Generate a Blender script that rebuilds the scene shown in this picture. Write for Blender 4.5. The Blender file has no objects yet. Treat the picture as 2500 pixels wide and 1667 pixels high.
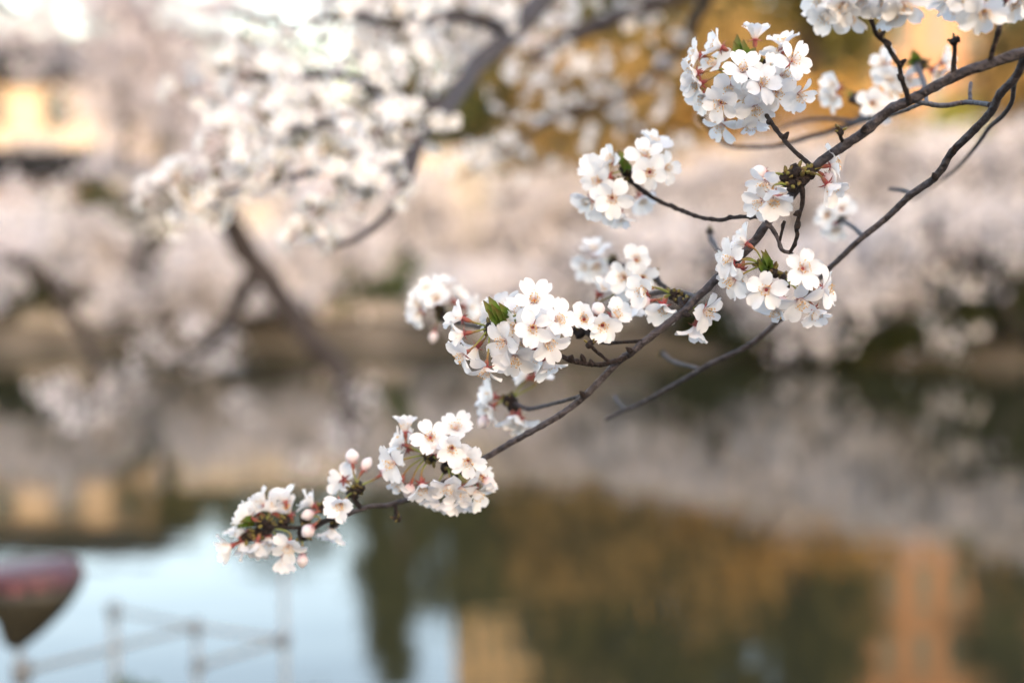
import bpy, math, random
import numpy as np
from mathutils import Vector, Matrix

R = math.radians
rnd = random.Random(7)
npr = np.random.default_rng(7)
S = bpy.context.scene
COL = S.collection

# ------------------------------------------------------------------ camera
CAM_H = 2.2
PITCH = math.atan((553 - 833.5) / 3472.0)
cam_d = bpy.data.cameras.new('camera')
cam = bpy.data.objects.new('camera', cam_d)
COL.objects.link(cam)
cam.location = (0, 0, CAM_H)
cam.rotation_euler = (math.pi / 2 + PITCH, 0, 0)
cam_d.lens = 50.0
cam_d.sensor_width = 36.0
cam_d.clip_start = 0.05
cam_d.clip_end = 3000
cam_d.dof.use_dof = True
cam_d.dof.focus_distance = 1.045
cam_d.dof.aperture_fstop = 2.6
S.camera = cam

# ------------------------------------------------------------------ sky, sun, exposure
SUN_EL, SUN_ROT = R(9), R(168)
world = bpy.data.worlds.new('World')
S.world = world
world.use_nodes = True
wn = world.node_tree
wn.nodes.clear()
sky = wn.nodes.new('ShaderNodeTexSky')
sky.sky_type = 'NISHITA'
sky.sun_disc = False
sky.sun_elevation = SUN_EL
sky.sun_rotation = SUN_ROT
sky.air_density = 1.0
sky.dust_density = 3.0
sky.ozone_density = 0.0
bg = wn.nodes.new('ShaderNodeBackground')
bg.inputs['Strength'].default_value = 0.15
wo = wn.nodes.new('ShaderNodeOutputWorld')
wn.links.new(sky.outputs[0], bg.inputs[0])
wn.links.new(bg.outputs[0], wo.inputs[0])

sun_d = bpy.data.lights.new('sun', 'SUN')
sun_d.energy = 1.1
sun_d.angle = R(0.6)
sun_d.color = (1.0, 0.72, 0.45)
sun = bpy.data.objects.new('sun', sun_d)
COL.objects.link(sun)
to_sun = Vector((math.sin(SUN_ROT) * math.cos(SUN_EL), math.cos(SUN_ROT) * math.cos(SUN_EL), math.sin(SUN_EL)))
sun.rotation_euler = to_sun.to_track_quat('Z', 'Y').to_euler()
sun.location = (20, -40, 40)

vs = S.view_settings
vs.view_transform = 'Standard'
vs.look = 'None'
vs.gamma = 1.0
vs.use_curve_mapping = False
vs.exposure = 2.92
vs.use_white_balance = True
vs.white_balance_temperature = 6250
vs.white_balance_tint = 17

S.cycles.use_denoising = True
S.cycles.use_adaptive_sampling = False
S.cycles.max_bounces = 8
S.cycles.transparent_max_bounces = 8
S.cycles.sample_clamp_indirect = 6.0

# ------------------------------------------------------------------ helpers
_cr = Matrix.Rotation(math.pi / 2 + PITCH, 3, 'X')

def at(x, y, d):
    """point seen at photograph position (x, y) (2500 wide), d metres along the view axis"""
    return Vector((0, 0, CAM_H)) + _cr @ (Vector(((x - 1250) / 3472.0, -(y - 833.5) / 3472.0, -1.0)) * d)

def link(name, me, parent=None, mats=()):
    o = bpy.data.objects.new(name, me)
    COL.objects.link(o)
    if me is not None and len(me.materials) == 0:
        for m in mats:
            me.materials.append(m)
    if parent is not None:
        o.parent = parent
    return o

def tag(o, label=None, cat=None, group=None, kind=None):
    if label: o['label'] = label
    if cat: o['category'] = cat
    if group: o['group'] = group
    if kind: o['kind'] = kind
    return o

def empty(name, loc, label, cat, group=None):
    o = link(name, None)
    o.location = loc
    o.empty_display_size = 0.05
    return tag(o, label, cat, group)

class MB:
    """collects vertices and faces, then becomes one mesh"""
    def __init__(self):
        self.v, self.f, self.m, self.a = [], [], [], []
    def add(self, verts, faces, mi=0, along=None):
        b = len(self.v)
        self.v += [tuple(p) for p in verts]
        self.f += [tuple(i + b for i in q) for q in faces]
        self.m += [mi] * len(faces)
        self.a += list(along) if along is not None else [0.0] * len(verts)
    def box(self, lo, hi, mi=0):
        x0, y0, z0 = lo; x1, y1, z1 = hi
        self.add([(x0,y0,z0),(x1,y0,z0),(x1,y1,z0),(x0,y1,z0),(x0,y0,z1),(x1,y0,z1),(x1,y1,z1),(x0,y1,z1)],
                 [(0,3,2,1),(4,5,6,7),(0,1,5,4),(1,2,6,5),(2,3,7,6),(3,0,4,7)], mi)
    def mesh(self, name, mats=(), smooth=True):
        me = bpy.data.meshes.new(name)
        me.from_pydata(self.v, [], self.f)
        for m in mats: me.materials.append(m)
        if any(self.m): me.polygons.foreach_set('material_index', self.m)
        if smooth: me.polygons.foreach_set('use_smooth', [True] * len(self.f))
        at_ = me.attributes.new('along', 'FLOAT', 'POINT')
        at_.data.foreach_set('value', self.a)
        me.update()
        return me

def spline(pts, n):
    """Catmull-Rom through pts (any dimension, numpy) -> n samples"""
    P = np.array(pts, float)
    if len(P) == 2:
        t = np.linspace(0, 1, n)[:, None]
        return P[0] * (1 - t) + P[1] * t
    E = np.vstack([2 * P[0] - P[1], P, 2 * P[-1] - P[-2]])
    seg = np.linalg.norm(np.diff(P[:, :3], axis=0), axis=1)
    cum = np.concatenate([[0], np.cumsum(seg)])
    out = []
    for s in np.linspace(0, cum[-1], n):
        i = min(len(seg) - 1, int(np.searchsorted(cum, s, 'right') - 1))
        t = (s - cum[i]) / max(seg[i], 1e-9)
        p0, p1, p2, p3 = E[i], E[i + 1], E[i + 2], E[i + 3]
        out.append(0.5 * ((2 * p1) + (-p0 + p2) * t + (2*p0 - 5*p1 + 4*p2 - p3) * t*t + (-p0 + 3*p1 - 3*p2 + p3) * t**3))
    return np.array(out)

def tube(mb, pts, rad, sides=8, step=None, n=None, bump=0.0, knob=0.0, knob_step=0.012, seed=1, mi=0, wob=0.0, cap=True):
    rg = np.random.default_rng(seed)
    P4 = [tuple(p) + (r,) for p, r in zip(pts, rad)]
    L = sum((Vector(pts[i + 1]) - Vector(pts[i])).length for i in range(len(pts) - 1))
    if n is None: n = max(3, int(L / step) + 1)
    C = spline(P4, n)
    ctr, rr = C[:, :3].copy(), np.maximum(C[:, 3], 1e-5).copy()
    if knob > 0:
        s = np.linspace(0, L, n)
        k = 0.0
        pos = 0.0
        while pos < L:
            pos += knob_step * rg.uniform(0.5, 1.6)
            a = knob * rg.uniform(0.3, 1.0)
            w = rr.mean() * rg.uniform(0.5, 0.9)
            rr *= 1 + a * np.exp(-((s - pos) / w) ** 2)
            off = rg.normal(size=3) * rr.mean() * a * 0.7
            ctr += off[None] * np.exp(-((s - pos) / (w * 2)) ** 2)[:, None]
    if wob > 0:
        s = np.linspace(0, L, n)
        for k in range(3):
            fr = rg.uniform(0.5, 2.5) / max(L, 1e-6) * 6
            ctr += (rg.normal(size=3)[None] * wob) * np.sin(s * fr + rg.uniform(0, 6))[:, None]
    verts, al = [], []
    up = Vector((0.13, 0.27, 0.95)).normalized()
    prevx = None
    for i in range(n):
        t = Vector(ctr[min(i + 1, n - 1)] - ctr[max(i - 1, 0)]).normalized()
        x = (prevx if prevx is not None else up.cross(t) if abs(t.dot(up)) < .95 else Vector((1, 0, 0)))
        x = (x - t * x.dot(t)).normalized()
        prevx = x
        y = t.cross(x)
        ph = rg.uniform(-bump, bump, sides) if bump else np.zeros(sides)
        for k in range(sides):
            a = 2 * math.pi * k / sides
            q = Vector(ctr[i]) + (x * math.cos(a) + y * math.sin(a)) * rr[i] * (1 + ph[k])
            verts.append(q); al.append(i / (n - 1))
    faces = [(i*sides + k, i*sides + (k+1) % sides, (i+1)*sides + (k+1) % sides, (i+1)*sides + k)
             for i in range(n - 1) for k in range(sides)]
    if cap:
        faces.append(tuple(range(sides))[::-1])
        faces.append(tuple((n-1)*sides + k for k in range(sides)))
    mb.add(verts, faces, mi, al)

# ------------------------------------------------------------------ materials
def mat(name):
    m = bpy.data.materials.new(name)
    m.use_nodes = True
    nt = m.node_tree
    nt.nodes.clear()
    out = nt.nodes.new('ShaderNodeOutputMaterial')
    return m, nt, out

def ramp(nt, stops, fac=None, interp='LINEAR'):
    r = nt.nodes.new('ShaderNodeValToRGB')
    cr = r.color_ramp
    cr.interpolation = interp
    while len(cr.elements) < len(stops): cr.elements.new(0.5)
    for e, (p, c) in zip(cr.elements, stops):
        e.position = p
        e.color = (c[0], c[1], c[2], 1)
    if fac is not None: nt.links.new(fac, r.inputs[0])
    return r.outputs[0]

def noise(nt, scale, detail=4, rough=0.6, coord='Object', stretch=None):
    tc = nt.nodes.new('ShaderNodeTexCoord')
    src = tc.outputs[coord]
    if stretch:
        mp = nt.nodes.new('ShaderNodeMapping')
        mp.inputs['Scale'].default_value = stretch
        nt.links.new(src, mp.inputs[0]); src = mp.outputs[0]
    n = nt.nodes.new('ShaderNodeTexNoise')
    n.inputs['Scale'].default_value = scale
    n.inputs['Detail'].default_value = detail
    n.inputs['Roughness'].default_value = rough
    nt.links.new(src, n.inputs['Vector'])
    return n.outputs[0]

def plain(name, c0, c1, scale=8, rough=0.8, bump=0.0, spec=0.3, metal=0.0, stretch=None, lo=.35, hi=.65, detail=4):
    m, nt, out = mat(name)
    b = nt.nodes.new('ShaderNodeBsdfPrincipled')
    f = noise(nt, scale, detail, stretch=stretch)
    nt.links.new(ramp(nt, [(lo, c0), (hi, c1)], f), b.inputs['Base Color'])
    b.inputs['Roughness'].default_value = rough
    b.inputs['Specular IOR Level'].default_value = spec
    b.inputs['Metallic'].default_value = metal
    if bump:
        bp = nt.nodes.new('ShaderNodeBump')
        bp.inputs['Strength'].default_value = bump
        bp.inputs['Distance'].default_value = 0.02
        nt.links.new(f, bp.inputs['Height']); nt.links.new(bp.outputs[0], b.inputs['Normal'])
    nt.links.new(b.outputs[0], out.inputs[0])
    return m

def leafy(name, stops, trans=0.35, rough=0.55, attr=True, spec=0.25, rand=0.0, trans_tint=(1, 1, 1), veins=None):
    """thin plant tissue: reflects and lets light through; colour runs along the attribute"""
    m, nt, out = mat(name)
    if attr:
        a = nt.nodes.new('ShaderNodeAttribute'); a.attribute_name = 'along'
        f = a.outputs['Fac']
    else:
        f = noise(nt, 1.3, 3)
    col = ramp(nt, stops, f)
    if veins:
        nv = noise(nt, veins, 3, 0.6)
        mx = nt.nodes.new('ShaderNodeMix'); mx.data_type = 'RGBA'; mx.blend_type = 'MULTIPLY'
        mx.inputs[0].default_value = 1.0
        nt.links.new(col, mx.inputs[6])
        nt.links.new(ramp(nt, [(.3, (.93, .92, .94)), (.7, (1, 1, 1))], nv), mx.inputs[7])
        col = mx.outputs[2]
    if rand:
        oi = nt.nodes.new('ShaderNodeObjectInfo')
        hs = nt.nodes.new('ShaderNodeHueSaturation')
        mr = nt.nodes.new('ShaderNodeMapRange')
        mr.inputs[3].default_value = 1 - rand; mr.inputs[4].default_value = 1 + rand * .3
        nt.links.new(oi.outputs['Random'], mr.inputs[0])
        nt.links.new(mr.outputs[0], hs.inputs['Value'])
        nt.links.new(col, hs.inputs['Color'])
        col = hs.outputs[0]
    p = nt.nodes.new('ShaderNodeBsdfPrincipled')
    p.inputs['Roughness'].default_value = rough
    p.inputs['Specular IOR Level'].default_value = spec
    t = nt.nodes.new('ShaderNodeBsdfTranslucent')
    nt.links.new(col, p.inputs['Base Color'])
    mx = nt.nodes.new('ShaderNodeMix'); mx.data_type = 'RGBA'; mx.blend_type = 'MULTIPLY'
    mx.inputs[0].default_value = 1.0
    mx.inputs[7].default_value = (*trans_tint, 1)
    nt.links.new(col, mx.inputs[6]); nt.links.new(mx.outputs[2], t.inputs[0])
    ms = nt.nodes.new('ShaderNodeMixShader'); ms.inputs[0].default_value = trans
    nt.links.new(p.outputs[0], ms.inputs[1]); nt.links.new(t.outputs[0], ms.inputs[2])
    nt.links.new(ms.outputs[0], out.inputs[0])
    return m

M = {}
M['petal'] = leafy('petal_white', [(0, (.70, .40, .42)), (.06, (.83, .74, .74)), (.15, (.87, .86, .855)), (1, (.89, .88, .87))], .38, .5, rand=.05, veins=260)
M['petal_soft'] = leafy('petal_white_soft', [(0, (.66, .40, .34)), (.08, (.83, .75, .70)), (.18, (.87, .86, .845)), (1, (.89, .88, .87))], .38, .5, rand=.06)
M['bud'] = leafy('bud_pink', [(0, (.76, .50, .51)), (.35, (.86, .75, .75)), (1, (.88, .84, .83))], .3, .5, rand=.08)
M['calyx'] = leafy('calyx_red_green', [(0, (.18, .22, .05)), (.35, (.27, .09, .06)), (.8, (.33, .06, .07)), (1, (.20, .12, .05))], .12, .5, rand=.15)
M['pedicel'] = leafy('pedicel_green', [(0, (.25, .30, .05)), (.6, (.24, .27, .06)), (1, (.29, .15, .06))], .2, .5, rand=.15)
M['filament'] = leafy('filament', [(0, (.80, .56, .52)), (.4, (.87, .80, .76)), (1, (.88, .83, .74))], .3, .5)
M['anther'] = leafy('anther_yellow', [(0, (.72, .36, .05)), (1, (.75, .46, .08))], .1, .6)
M['eye_red'] = leafy('flower_eye_red', [(0, (.70, .36, .30)), (1, (.74, .42, .36))], .3, .6)
M['eye_yellow'] = leafy('flower_eye_yellow', [(0, (.80, .58, .16)), (1, (.84, .68, .30))], .3, .6)
M['leaf'] = leafy('young_leaf', [(0, (.10, .15, .02)), (.6, (.10, .17, .02)), (1, (.16, .11, .03))], .35, .45, rand=.2)
M['scale'] = plain('bud_scale', (.17, .16, .035), (.07, .03, .018), 320, .6, .3)
M['bark'] = plain('cherry_bark', (.020, .015, .016), (.088, .074, .078), 160, .62, .55, .35, stretch=(1, 1, 1), lo=.32, hi=.72)
M['bark_dark'] = plain('old_spur_bark', (.011, .007, .006), (.04, .026, .022), 260, .7, .8, .3, lo=.3, hi=.7)
M['bark_far'] = plain('trunk_bark', (.018, .015, .014), (.06, .05, .047), 14, .85, .6, .2)
M['blossom_far'] = leafy('far_blossom', [(0, (.46, .435, .45)), (.5, (.68, .65, .66)), (1, (.82, .795, .80))], .35, .7)
M['blossom_mid'] = leafy('mid_blossom', [(0, (.70, .64, .66)), (1, (.86, .83, .84))], .38, .6)
M['evergreen'] = leafy('evergreen_leaf', [(0, (.022, .032, .013)), (.6, (.042, .055, .018)), (1, (.075, .082, .026))], .2, .6)
M['olive'] = leafy('olive_leaf', [(0, (.028, .032, .009)), (.6, (.062, .064, .014)), (1, (.12, .11, .024))], .3, .6)
M['bronze'] = leafy('bronze_leaf', [(0, (.11, .08, .03)), (.5, (.23, .165, .06)), (1, (.38, .26, .10))], .35, .6)
M['golden'] = leafy('golden_leaf', [(0, (.32, .19, .05)), (.6, (.50, .30, .08)), (1, (.58, .38, .13))], .35, .6)
M['lime'] = leafy('lime_leaf', [(0, (.16, .20, .02)), (1, (.32, .36, .04))], .35, .6)
M['shrub'] = leafy('shrub_leaf', [(0, (.03, .05, .012)), (1, (.11, .16, .03))], .3, .5)
M['earth'] = plain('bank_earth', (.06, .052, .04), (.13, .112, .09), 1.2, .95, .4)
M['path'] = plain('path_gravel', (.30, .26, .22), (.42, .37, .32), 3, .95, .2)
M['stone'] = plain('wall_stone', (.36, .325, .28), (.50, .455, .40), 2.2, .9, .4)
M['stone_dark'] = plain('edging_stone', (.22, .20, .18), (.34, .315, .285), 2.5, .9, .4)
M['rail'] = plain('fence_paint', (.50, .50, .46), (.62, .61, .57), 5, .6)
M['wall_cream'] = plain('render_cream', (.29, .245, .195), (.35, .30, .24), .5, .9, .05)
M['wall_tan'] = plain('render_tan', (.25, .205, .135), (.31, .255, .165), .35, .9, .05)
M['wall_orange'] = plain('brick_orange', (.17, .10, .06), (.22, .13, .08), .6, .9, .05)
M['wall_brown'] = plain('timber_brown', (.20, .13, .095), (.30, .20, .145), 1.2, .85, .1)  # brown tone stands for shade on the lower cream wall
M['wall_grey'] = plain('render_grey', (.30, .29, .27), (.36, .35, .33), .4, .9, .05)
M['roof_dark'] = plain('roof_tile_dark', (.010, .010, .010), (.022, .021, .02), 3, 1.0, .3, .03)
M['glass'] = plain('window_glass', (.05, .06, .06), (.09, .10, .10), .5, .45, 0, .12)
M['frame'] = plain('window_frame', (.13, .10, .075), (.19, .15, .11), 3, .6)
M['steel'] = plain('galvanised_steel', (.20, .215, .22), (.27, .29, .30), 30, .5, .1, .5, .3)
M['clamp'] = plain('clamp_steel', (.14, .15, .16), (.20, .21, .22), 60, .5, .2, .5, .3)
M['rope'] = plain('rope_grey', (.25, .25, .24), (.36, .36, .34), 200, .9, .4)
M['maroon'] = plain('maroon_enamel', (.045, .018, .026), (.10, .035, .042), 40, .42, .2, .4)
M['olive_paint'] = plain('olive_enamel', (.018, .016, .010), (.045, .038, .022), 40, .45, .2, .4)
M['decal'] = plain('pink_decal', (.16, .055, .06), (.22, .075, .08), 90, .5, .1)
M['iron'] = plain('lamp_iron', (.02, .02, .02), (.04, .04, .04), 20, .5, .1, .4)

m, nt, out = mat('lamp_globe_glow')
b = nt.nodes.new('ShaderNodeBsdfPrincipled')
b.inputs['Base Color'].default_value = (.85, .8, .72, 1)
b.inputs['Emission Color'].default_value = (1, .80, .55, 1)
b.inputs['Emission Strength'].default_value = 0.10
nt.links.new(b.outputs[0], out.inputs[0])
M['globe'] = m

m, nt, out = mat('pond_water')
b = nt.nodes.new('ShaderNodeBsdfPrincipled')
b.inputs['Base Color'].default_value = (.022, .022, .012, 1)
b.inputs['Roughness'].default_value = 0.03
b.inputs['IOR'].default_value = 1.333
b.inputs['Specular IOR Level'].default_value = 0.5
nz = noise(nt, 2.6, 3, .55, stretch=(.3, 1, 1))
bp = nt.nodes.new('ShaderNodeBump')
bp.inputs['Strength'].default_value = 0.10
bp.inputs['Distance'].default_value = 0.03
nt.links.new(nz, bp.inputs['Height']); nt.links.new(bp.outputs[0], b.inputs['Normal'])
nt.links.new(b.outputs[0], out.inputs[0])
M['water'] = m

# ------------------------------------------------------------------ ground and water
SHORE = [(-400, 60), (-60, 31), (-22, 28.0), (-9, 25.5), (-3, 26.5), (2, 25.0), (7, 22.8), (14, 22.0), (40, 20), (400, 10)]

def shore_y(x):
    return float(np.interp(x, [p[0] for p in SHORE], [p[1] for p in SHORE]))

mb = MB()
prof = [(-3.0, -0.9), (-.3, -.10), (.25, .42), (1.2, .75), (3.0, 1.15), (7, 1.55), (20, 1.9), (60, 2.3), (150, 3), (1200, 4)]
xs = np.concatenate([np.linspace(-1500, -70, 8), np.linspace(-60, 60, 61), np.linspace(70, 1500, 8)])
V = []
for x in xs:
    for dy, z in prof:
        V.append((x, shore_y(x) + dy, z + (0.12 * math.sin(x * 1.7) + .08 * math.sin(x * 4.1 + dy)) * (0.2 < z < 2)))
n = len(prof)
mb.add(V, [(i*n + k, (i+1)*n + k, (i+1)*n + k+1, i*n + k+1) for i in range(len(xs) - 1) for k in range(n - 1)])
far_ground = tag(link('far_bank', mb.mesh('far_bank', [M['earth']])), kind='structure')

mb = MB()
prof = [(-1500, 1.0), (-60, .8), (-3, .68), (1.2, .62), (3.0, .40), (4.6, .05), (5.4, -.5), (6.5, -.9)]
xs = np.concatenate([np.linspace(-1500, -30, 6), np.linspace(-20, 20, 41), np.linspace(30, 1500, 6)])
V = [(x, y, z + .03 * math.sin(x * 3.1 + y)) for x in xs for y, z in prof]
n = len(prof)
mb.add(V, [(i*n + k, (i+1)*n + k, (i+1)*n + k+1, i*n + k+1) for i in range(len(xs) - 1) for k in range(n - 1)])
tag(link('near_bank', mb.mesh('near_bank', [M['earth']])), kind='structure')

mb = MB()
mb.add([(-1500, -10, 0), (1500, -10, 0), (1500, 140, 0), (-1500, 140, 0)], [(0, 1, 2, 3)])
tag(link('pond_water', mb.mesh('pond_water', [M['water']], False)), kind='structure')

mb = MB()
V = []
xs = np.linspace(-60, 60, 61)
for x in xs:
    y = shore_y(x)
    for dy, z in ((3.6, 1.29), (6.6, 1.56)):
        V.append((x, y + dy, z + .03))
mb.add(V, [(2*i, 2*i + 2, 2*i + 3, 2*i + 1) for i in range(len(xs) - 1)])
tag(link('waterside_path', mb.mesh('waterside_path', [M['path']])), kind='structure')

# ------------------------------------------------------------------ foliage built from many small faces
def leaf_cloud(centres, per, spread, size, seed, aspect=.75, flat=.8):
    """many small folded faces round the centres; returns a mesh with 'along' varying face by face"""
    rg = np.random.default_rng(seed)
    c = np.repeat(np.asarray(centres, float), per, axis=0)
    N = len(c)
    c = c + rg.normal(size=(N, 3)) * np.array([spread, spread, spread * flat])
    a = rg.normal(size=(N, 3)); a /= np.linalg.norm(a, axis=1)[:, None]
    b = rg.normal(size=(N, 3)); b -= a * (a * b).sum(1)[:, None]; b /= np.linalg.norm(b, axis=1)[:, None]
    nn = np.cross(a, b)
    s = size * rg.uniform(.6, 1.3, N)[:, None]
    v0 = c - a * s
    v1 = c + b * s * aspect * .6 + nn * s * .22
    v2 = c + a * s
    v3 = c - b * s * aspect * .6 + nn * s * .22
    V = np.stack([v0, v1, v2, v3], 1).reshape(-1, 3)
    me = bpy.data.meshes.new('crown')
    me.vertices.add(4 * N); me.vertices.foreach_set('co', V.ravel())
    me.loops.add(4 * N); me.loops.foreach_set('vertex_index', np.arange(4 * N, dtype=np.int32))
    me.polygons.add(N)
    me.polygons.foreach_set('loop_start', np.arange(0, 4 * N, 4, dtype=np.int32))
    me.polygons.foreach_set('loop_total', np.full(N, 4, dtype=np.int32))
    at_ = me.attributes.new('along', 'FLOAT', 'POINT')
    at_.data.foreach_set('value', np.repeat(rg.uniform(0, 1, N), 4))
    me.update(calc_edges=True)
    return me

HOLLOWS = [(3.0, 3.7, .0, 1.6), (6.2, 6.9, 1.3, 2.4), (4.4, 5.2, 2.2, 3.0), (-7.2, -6.2, 1.0, 2.2), (7.2, 9.0, .0, 1.75), (5.0, 6.3, .45, .95), (9.6, 11.0, .0, .9), (2.0, 3.1, .0, 1.1), (3.4, 4.4, 1.5, 2.0), (-9.3, -7.6, .0, 1.2), (-5.0, -3.2, .0, .75)]   # openings between the boughs

def weeping_tree(name, base, height, reach, label, group, m_leaf, seed, n_limb=9, droop=1.0, per=46, size=.11,
                 spread=.30, lean=(0, 0), trunk_r=.22, cat='tree', floor=.25, arc=(0, 360), limbs=None, sub=5):
    rg = np.random.default_rng(seed)
    o = empty(name, base, label, cat, group)
    mb = MB()
    top = np.array([lean[0], lean[1], height * .42])
    tube(mb, [(0, 0, -.4), tuple(top * .5 + np.array([rg.normal() * .1, 0, 0])), tuple(top)], [trunk_r * 1.3, trunk_r, trunk_r * .8], 10, n=9, bump=.08, seed=seed)
    centres = []
    for k in range(n_limb):
        az = R(arc[0] + (arc[1] - arc[0]) * (k + rg.uniform(.1, .9)) / n_limb)
        r = reach * rg.uniform(.7, 1.1)
        up = height * rg.uniform(.30, .58)
        d = np.array([math.cos(az), math.sin(az), 0])
        tip_z = max(floor - base[2] + .15, top[2] + up * .75 - droop * height * rg.uniform(.35, .75))
        pts = [top * rg.uniform(.7, 1.0), top + d * r * .3 + [0, 0, up * .7], top + d * r * .65 + [0, 0, up * .8]]
        tip = top + d * r; tip[2] = tip_z
        pts.append(tip)
        pts = [tuple(np.array(p) + rg.normal(size=3) * .12 * (i > 0)) for i, p in enumerate(pts)]
        tube(mb, pts, [trunk_r * .6, trunk_r * .42, trunk_r * .25, .02], 6, n=14, seed=seed + k, wob=.03)
        C = spline(pts, 16)
        for i in range(3, 16):
            centres.append(C[i])
            for s in range(sub if i % 2 else sub - 1):
                q = C[i] + rg.normal(size=3) * np.array([.22, .22, .13]) * reach
                q[2] = max(q[2], floor - base[2])
                if rg.uniform() < .75: centres.append(q)
                if s == 0 and i > 5:
                    tube(mb, [tuple(C[i]), tuple((C[i] + q) / 2 + [0, 0, .12]), tuple(q)], [.035, .02, .008], 5, n=5, seed=seed + i)
    link('trunk', mb.mesh('trunk', [M['bark_far']]), o)
    if base[1] < 28.5:
        centres = [q for q in centres if not any(x0 < q[0] + base[0] < x1 and z0 < q[2] + base[2] < z1 for x0, x1, z0, z1 in HOLLOWS)]
    me = leaf_cloud(centres, per, spread, size, seed + 99)
    me.materials.append(m_leaf)
    link('crown', me, o)
    return o

def round_tree(name, base, height, radius, label, group, m_leaf, seed, n_clump=70, per=90, size=.16, spread=.45, shape='round', cat='tree', trunk_r=.2, low=.28, mats2=None):
    rg = np.random.default_rng(seed)
    o = empty(name, base, label, cat, group)
    mb = MB()
    tube(mb, [(0, 0, -.4), (rg.normal() * .15, rg.normal() * .15, height * .5), (0, 0, height * .93)], [trunk_r * 1.3, trunk_r * .8, .03], 9, n=10, bump=.06, seed=seed)
    centres = []
    for k in range(n_clump):
        t = rg.uniform(low, 1.0)
        if shape == 'cone': rr = radius * (1.06 - t) / (1.06 - low)
        else: rr = radius * math.sqrt(max(.05, 1 - ((t - .62) / .46) ** 2))
        az = rg.uniform(0, 2 * math.pi)
        q = np.array([math.cos(az), math.sin(az), 0]) * rr * math.sqrt(rg.uniform(.25, 1)) + [0, 0, t * height]
        centres.append(q)
        if k % 3 == 0:
            z0 = max(.2, t - .15) * height
            tube(mb, [(0, 0, z0), tuple((q + [0, 0, z0]) / 2 + [0, 0, .05]), tuple(q)], [.06, .04, .012], 5, n=5, seed=seed + k)
    link('trunk', mb.mesh('trunk', [M['bark_far']]), o)
    me = leaf_cloud(centres, per, spread, size, seed + 5)
    me.materials.append(m_leaf)
    link('crown', me, o)
    return o

def ground_z(x, y):
    d = y - shore_y(x)
    return float(np.interp(d, [-3, -.3, .25, 1.2, 3, 7, 20, 60, 150], [-.9, -.1, .42, .75, 1.15, 1.55, 1.9, 2.3, 3]))

def gp(px, Y):
    x = (px - 1250) / 3472.0 * Y
    return (x, Y, ground_z(x, Y))

# ------------------------------------------------------------------ buildings
def windows(o, face_y, xs, zs, w, h, glass='glass', proud=.05):
    for x in xs:
        for z in zs:
            f = MB()
            t = .09
            f.box((x - w/2 - t, face_y - proud, z - t), (x + w/2 + t, face_y + .1, z))
            f.box((x - w/2 - t, face_y - proud, z + h), (x + w/2 + t, face_y + .1, z + h + t))
            f.box((x - w/2 - t, face_y - proud, z), (x - w/2, face_y + .1, z + h))
            f.box((x + w/2, face_y - proud, z), (x + w/2 + t, face_y + .1, z + h))
            wo_ = link('window', f.mesh('window', [M['frame']], False), o)
            g = MB()
            g.box((x - w/2, face_y - .015, z), (x + w/2, face_y + .05, z + h))
            link('pane', g.mesh('pane', [M[glass]], False), wo_)

def block(name, x0, x1, y0, depth, z0, z1, m_wall, label, wxs, wzs, ww, wh, parapet=True, ledges=()):
    o = empty(name, ((x0 + x1) / 2, y0, z0), label, 'building')
    cx = (x0 + x1) / 2
    b = MB(); b.box((x0 - cx, 0, -1.5), (x1 - cx, depth, z1 - z0))
    link('wall', b.mesh('wall', [m_wall], False), o)
    if parapet:
        b = MB()
        b.box((x0 - cx - .15, -.15, z1 - z0 + .003), (x1 - cx + .15, depth + .15, z1 - z0 + .6))
        link('roof', b.mesh('roof', [M['wall_grey']], False), o)
    for lz in ledges:
        b = MB(); b.box((x0 - cx - .1, -.35, lz), (x1 - cx + .1, -.003, lz + .18))
        link('ledge', b.mesh('ledge', [M['wall_grey']], False), o)
    windows(o, 0, wxs, wzs, ww, wh)
    return o

# two-storey house with a dark tiled hip roof, catching the last sun
def house(name, x0, x1, y0, depth, z0, eave, ridge, m_wall, label, wxs, wzs, ww, wh):
    cx = (x0 + x1) / 2
    o = empty(name, (cx, y0, z0), label, 'building')
    b = MB(); b.box((x0 - cx, 0, -1.5), (x1 - cx, depth, eave - z0))
    link('wall', b.mesh('wall', [m_wall], False), o)
    b = MB()
    hw, e, r = (x1 - x0) / 2 + .7, eave - z0 - .1, ridge - z0
    b.add([(-hw, -.7, e), (hw, -.7, e), (hw, depth + .7, e), (-hw, depth + .7, e), (-hw * .6, depth / 2, r), (hw * .6, depth / 2, r),
           (-hw, -.7, e - .22), (hw, -.7, e - .22), (hw, depth + .7, e - .22), (-hw, depth + .7, e - .22)],
          [(0, 1, 5, 4), (1, 2, 5), (2, 3, 4, 5), (3, 0, 4), (6, 9, 8, 7), (0, 6, 7, 1), (1, 7, 8, 2), (2, 8, 9, 3), (3, 9, 6, 0)])
    link('roof', b.mesh('roof', [M['roof_dark']], False), o)
    windows(o, 0, wxs, wzs, ww, wh)
    return o

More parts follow.
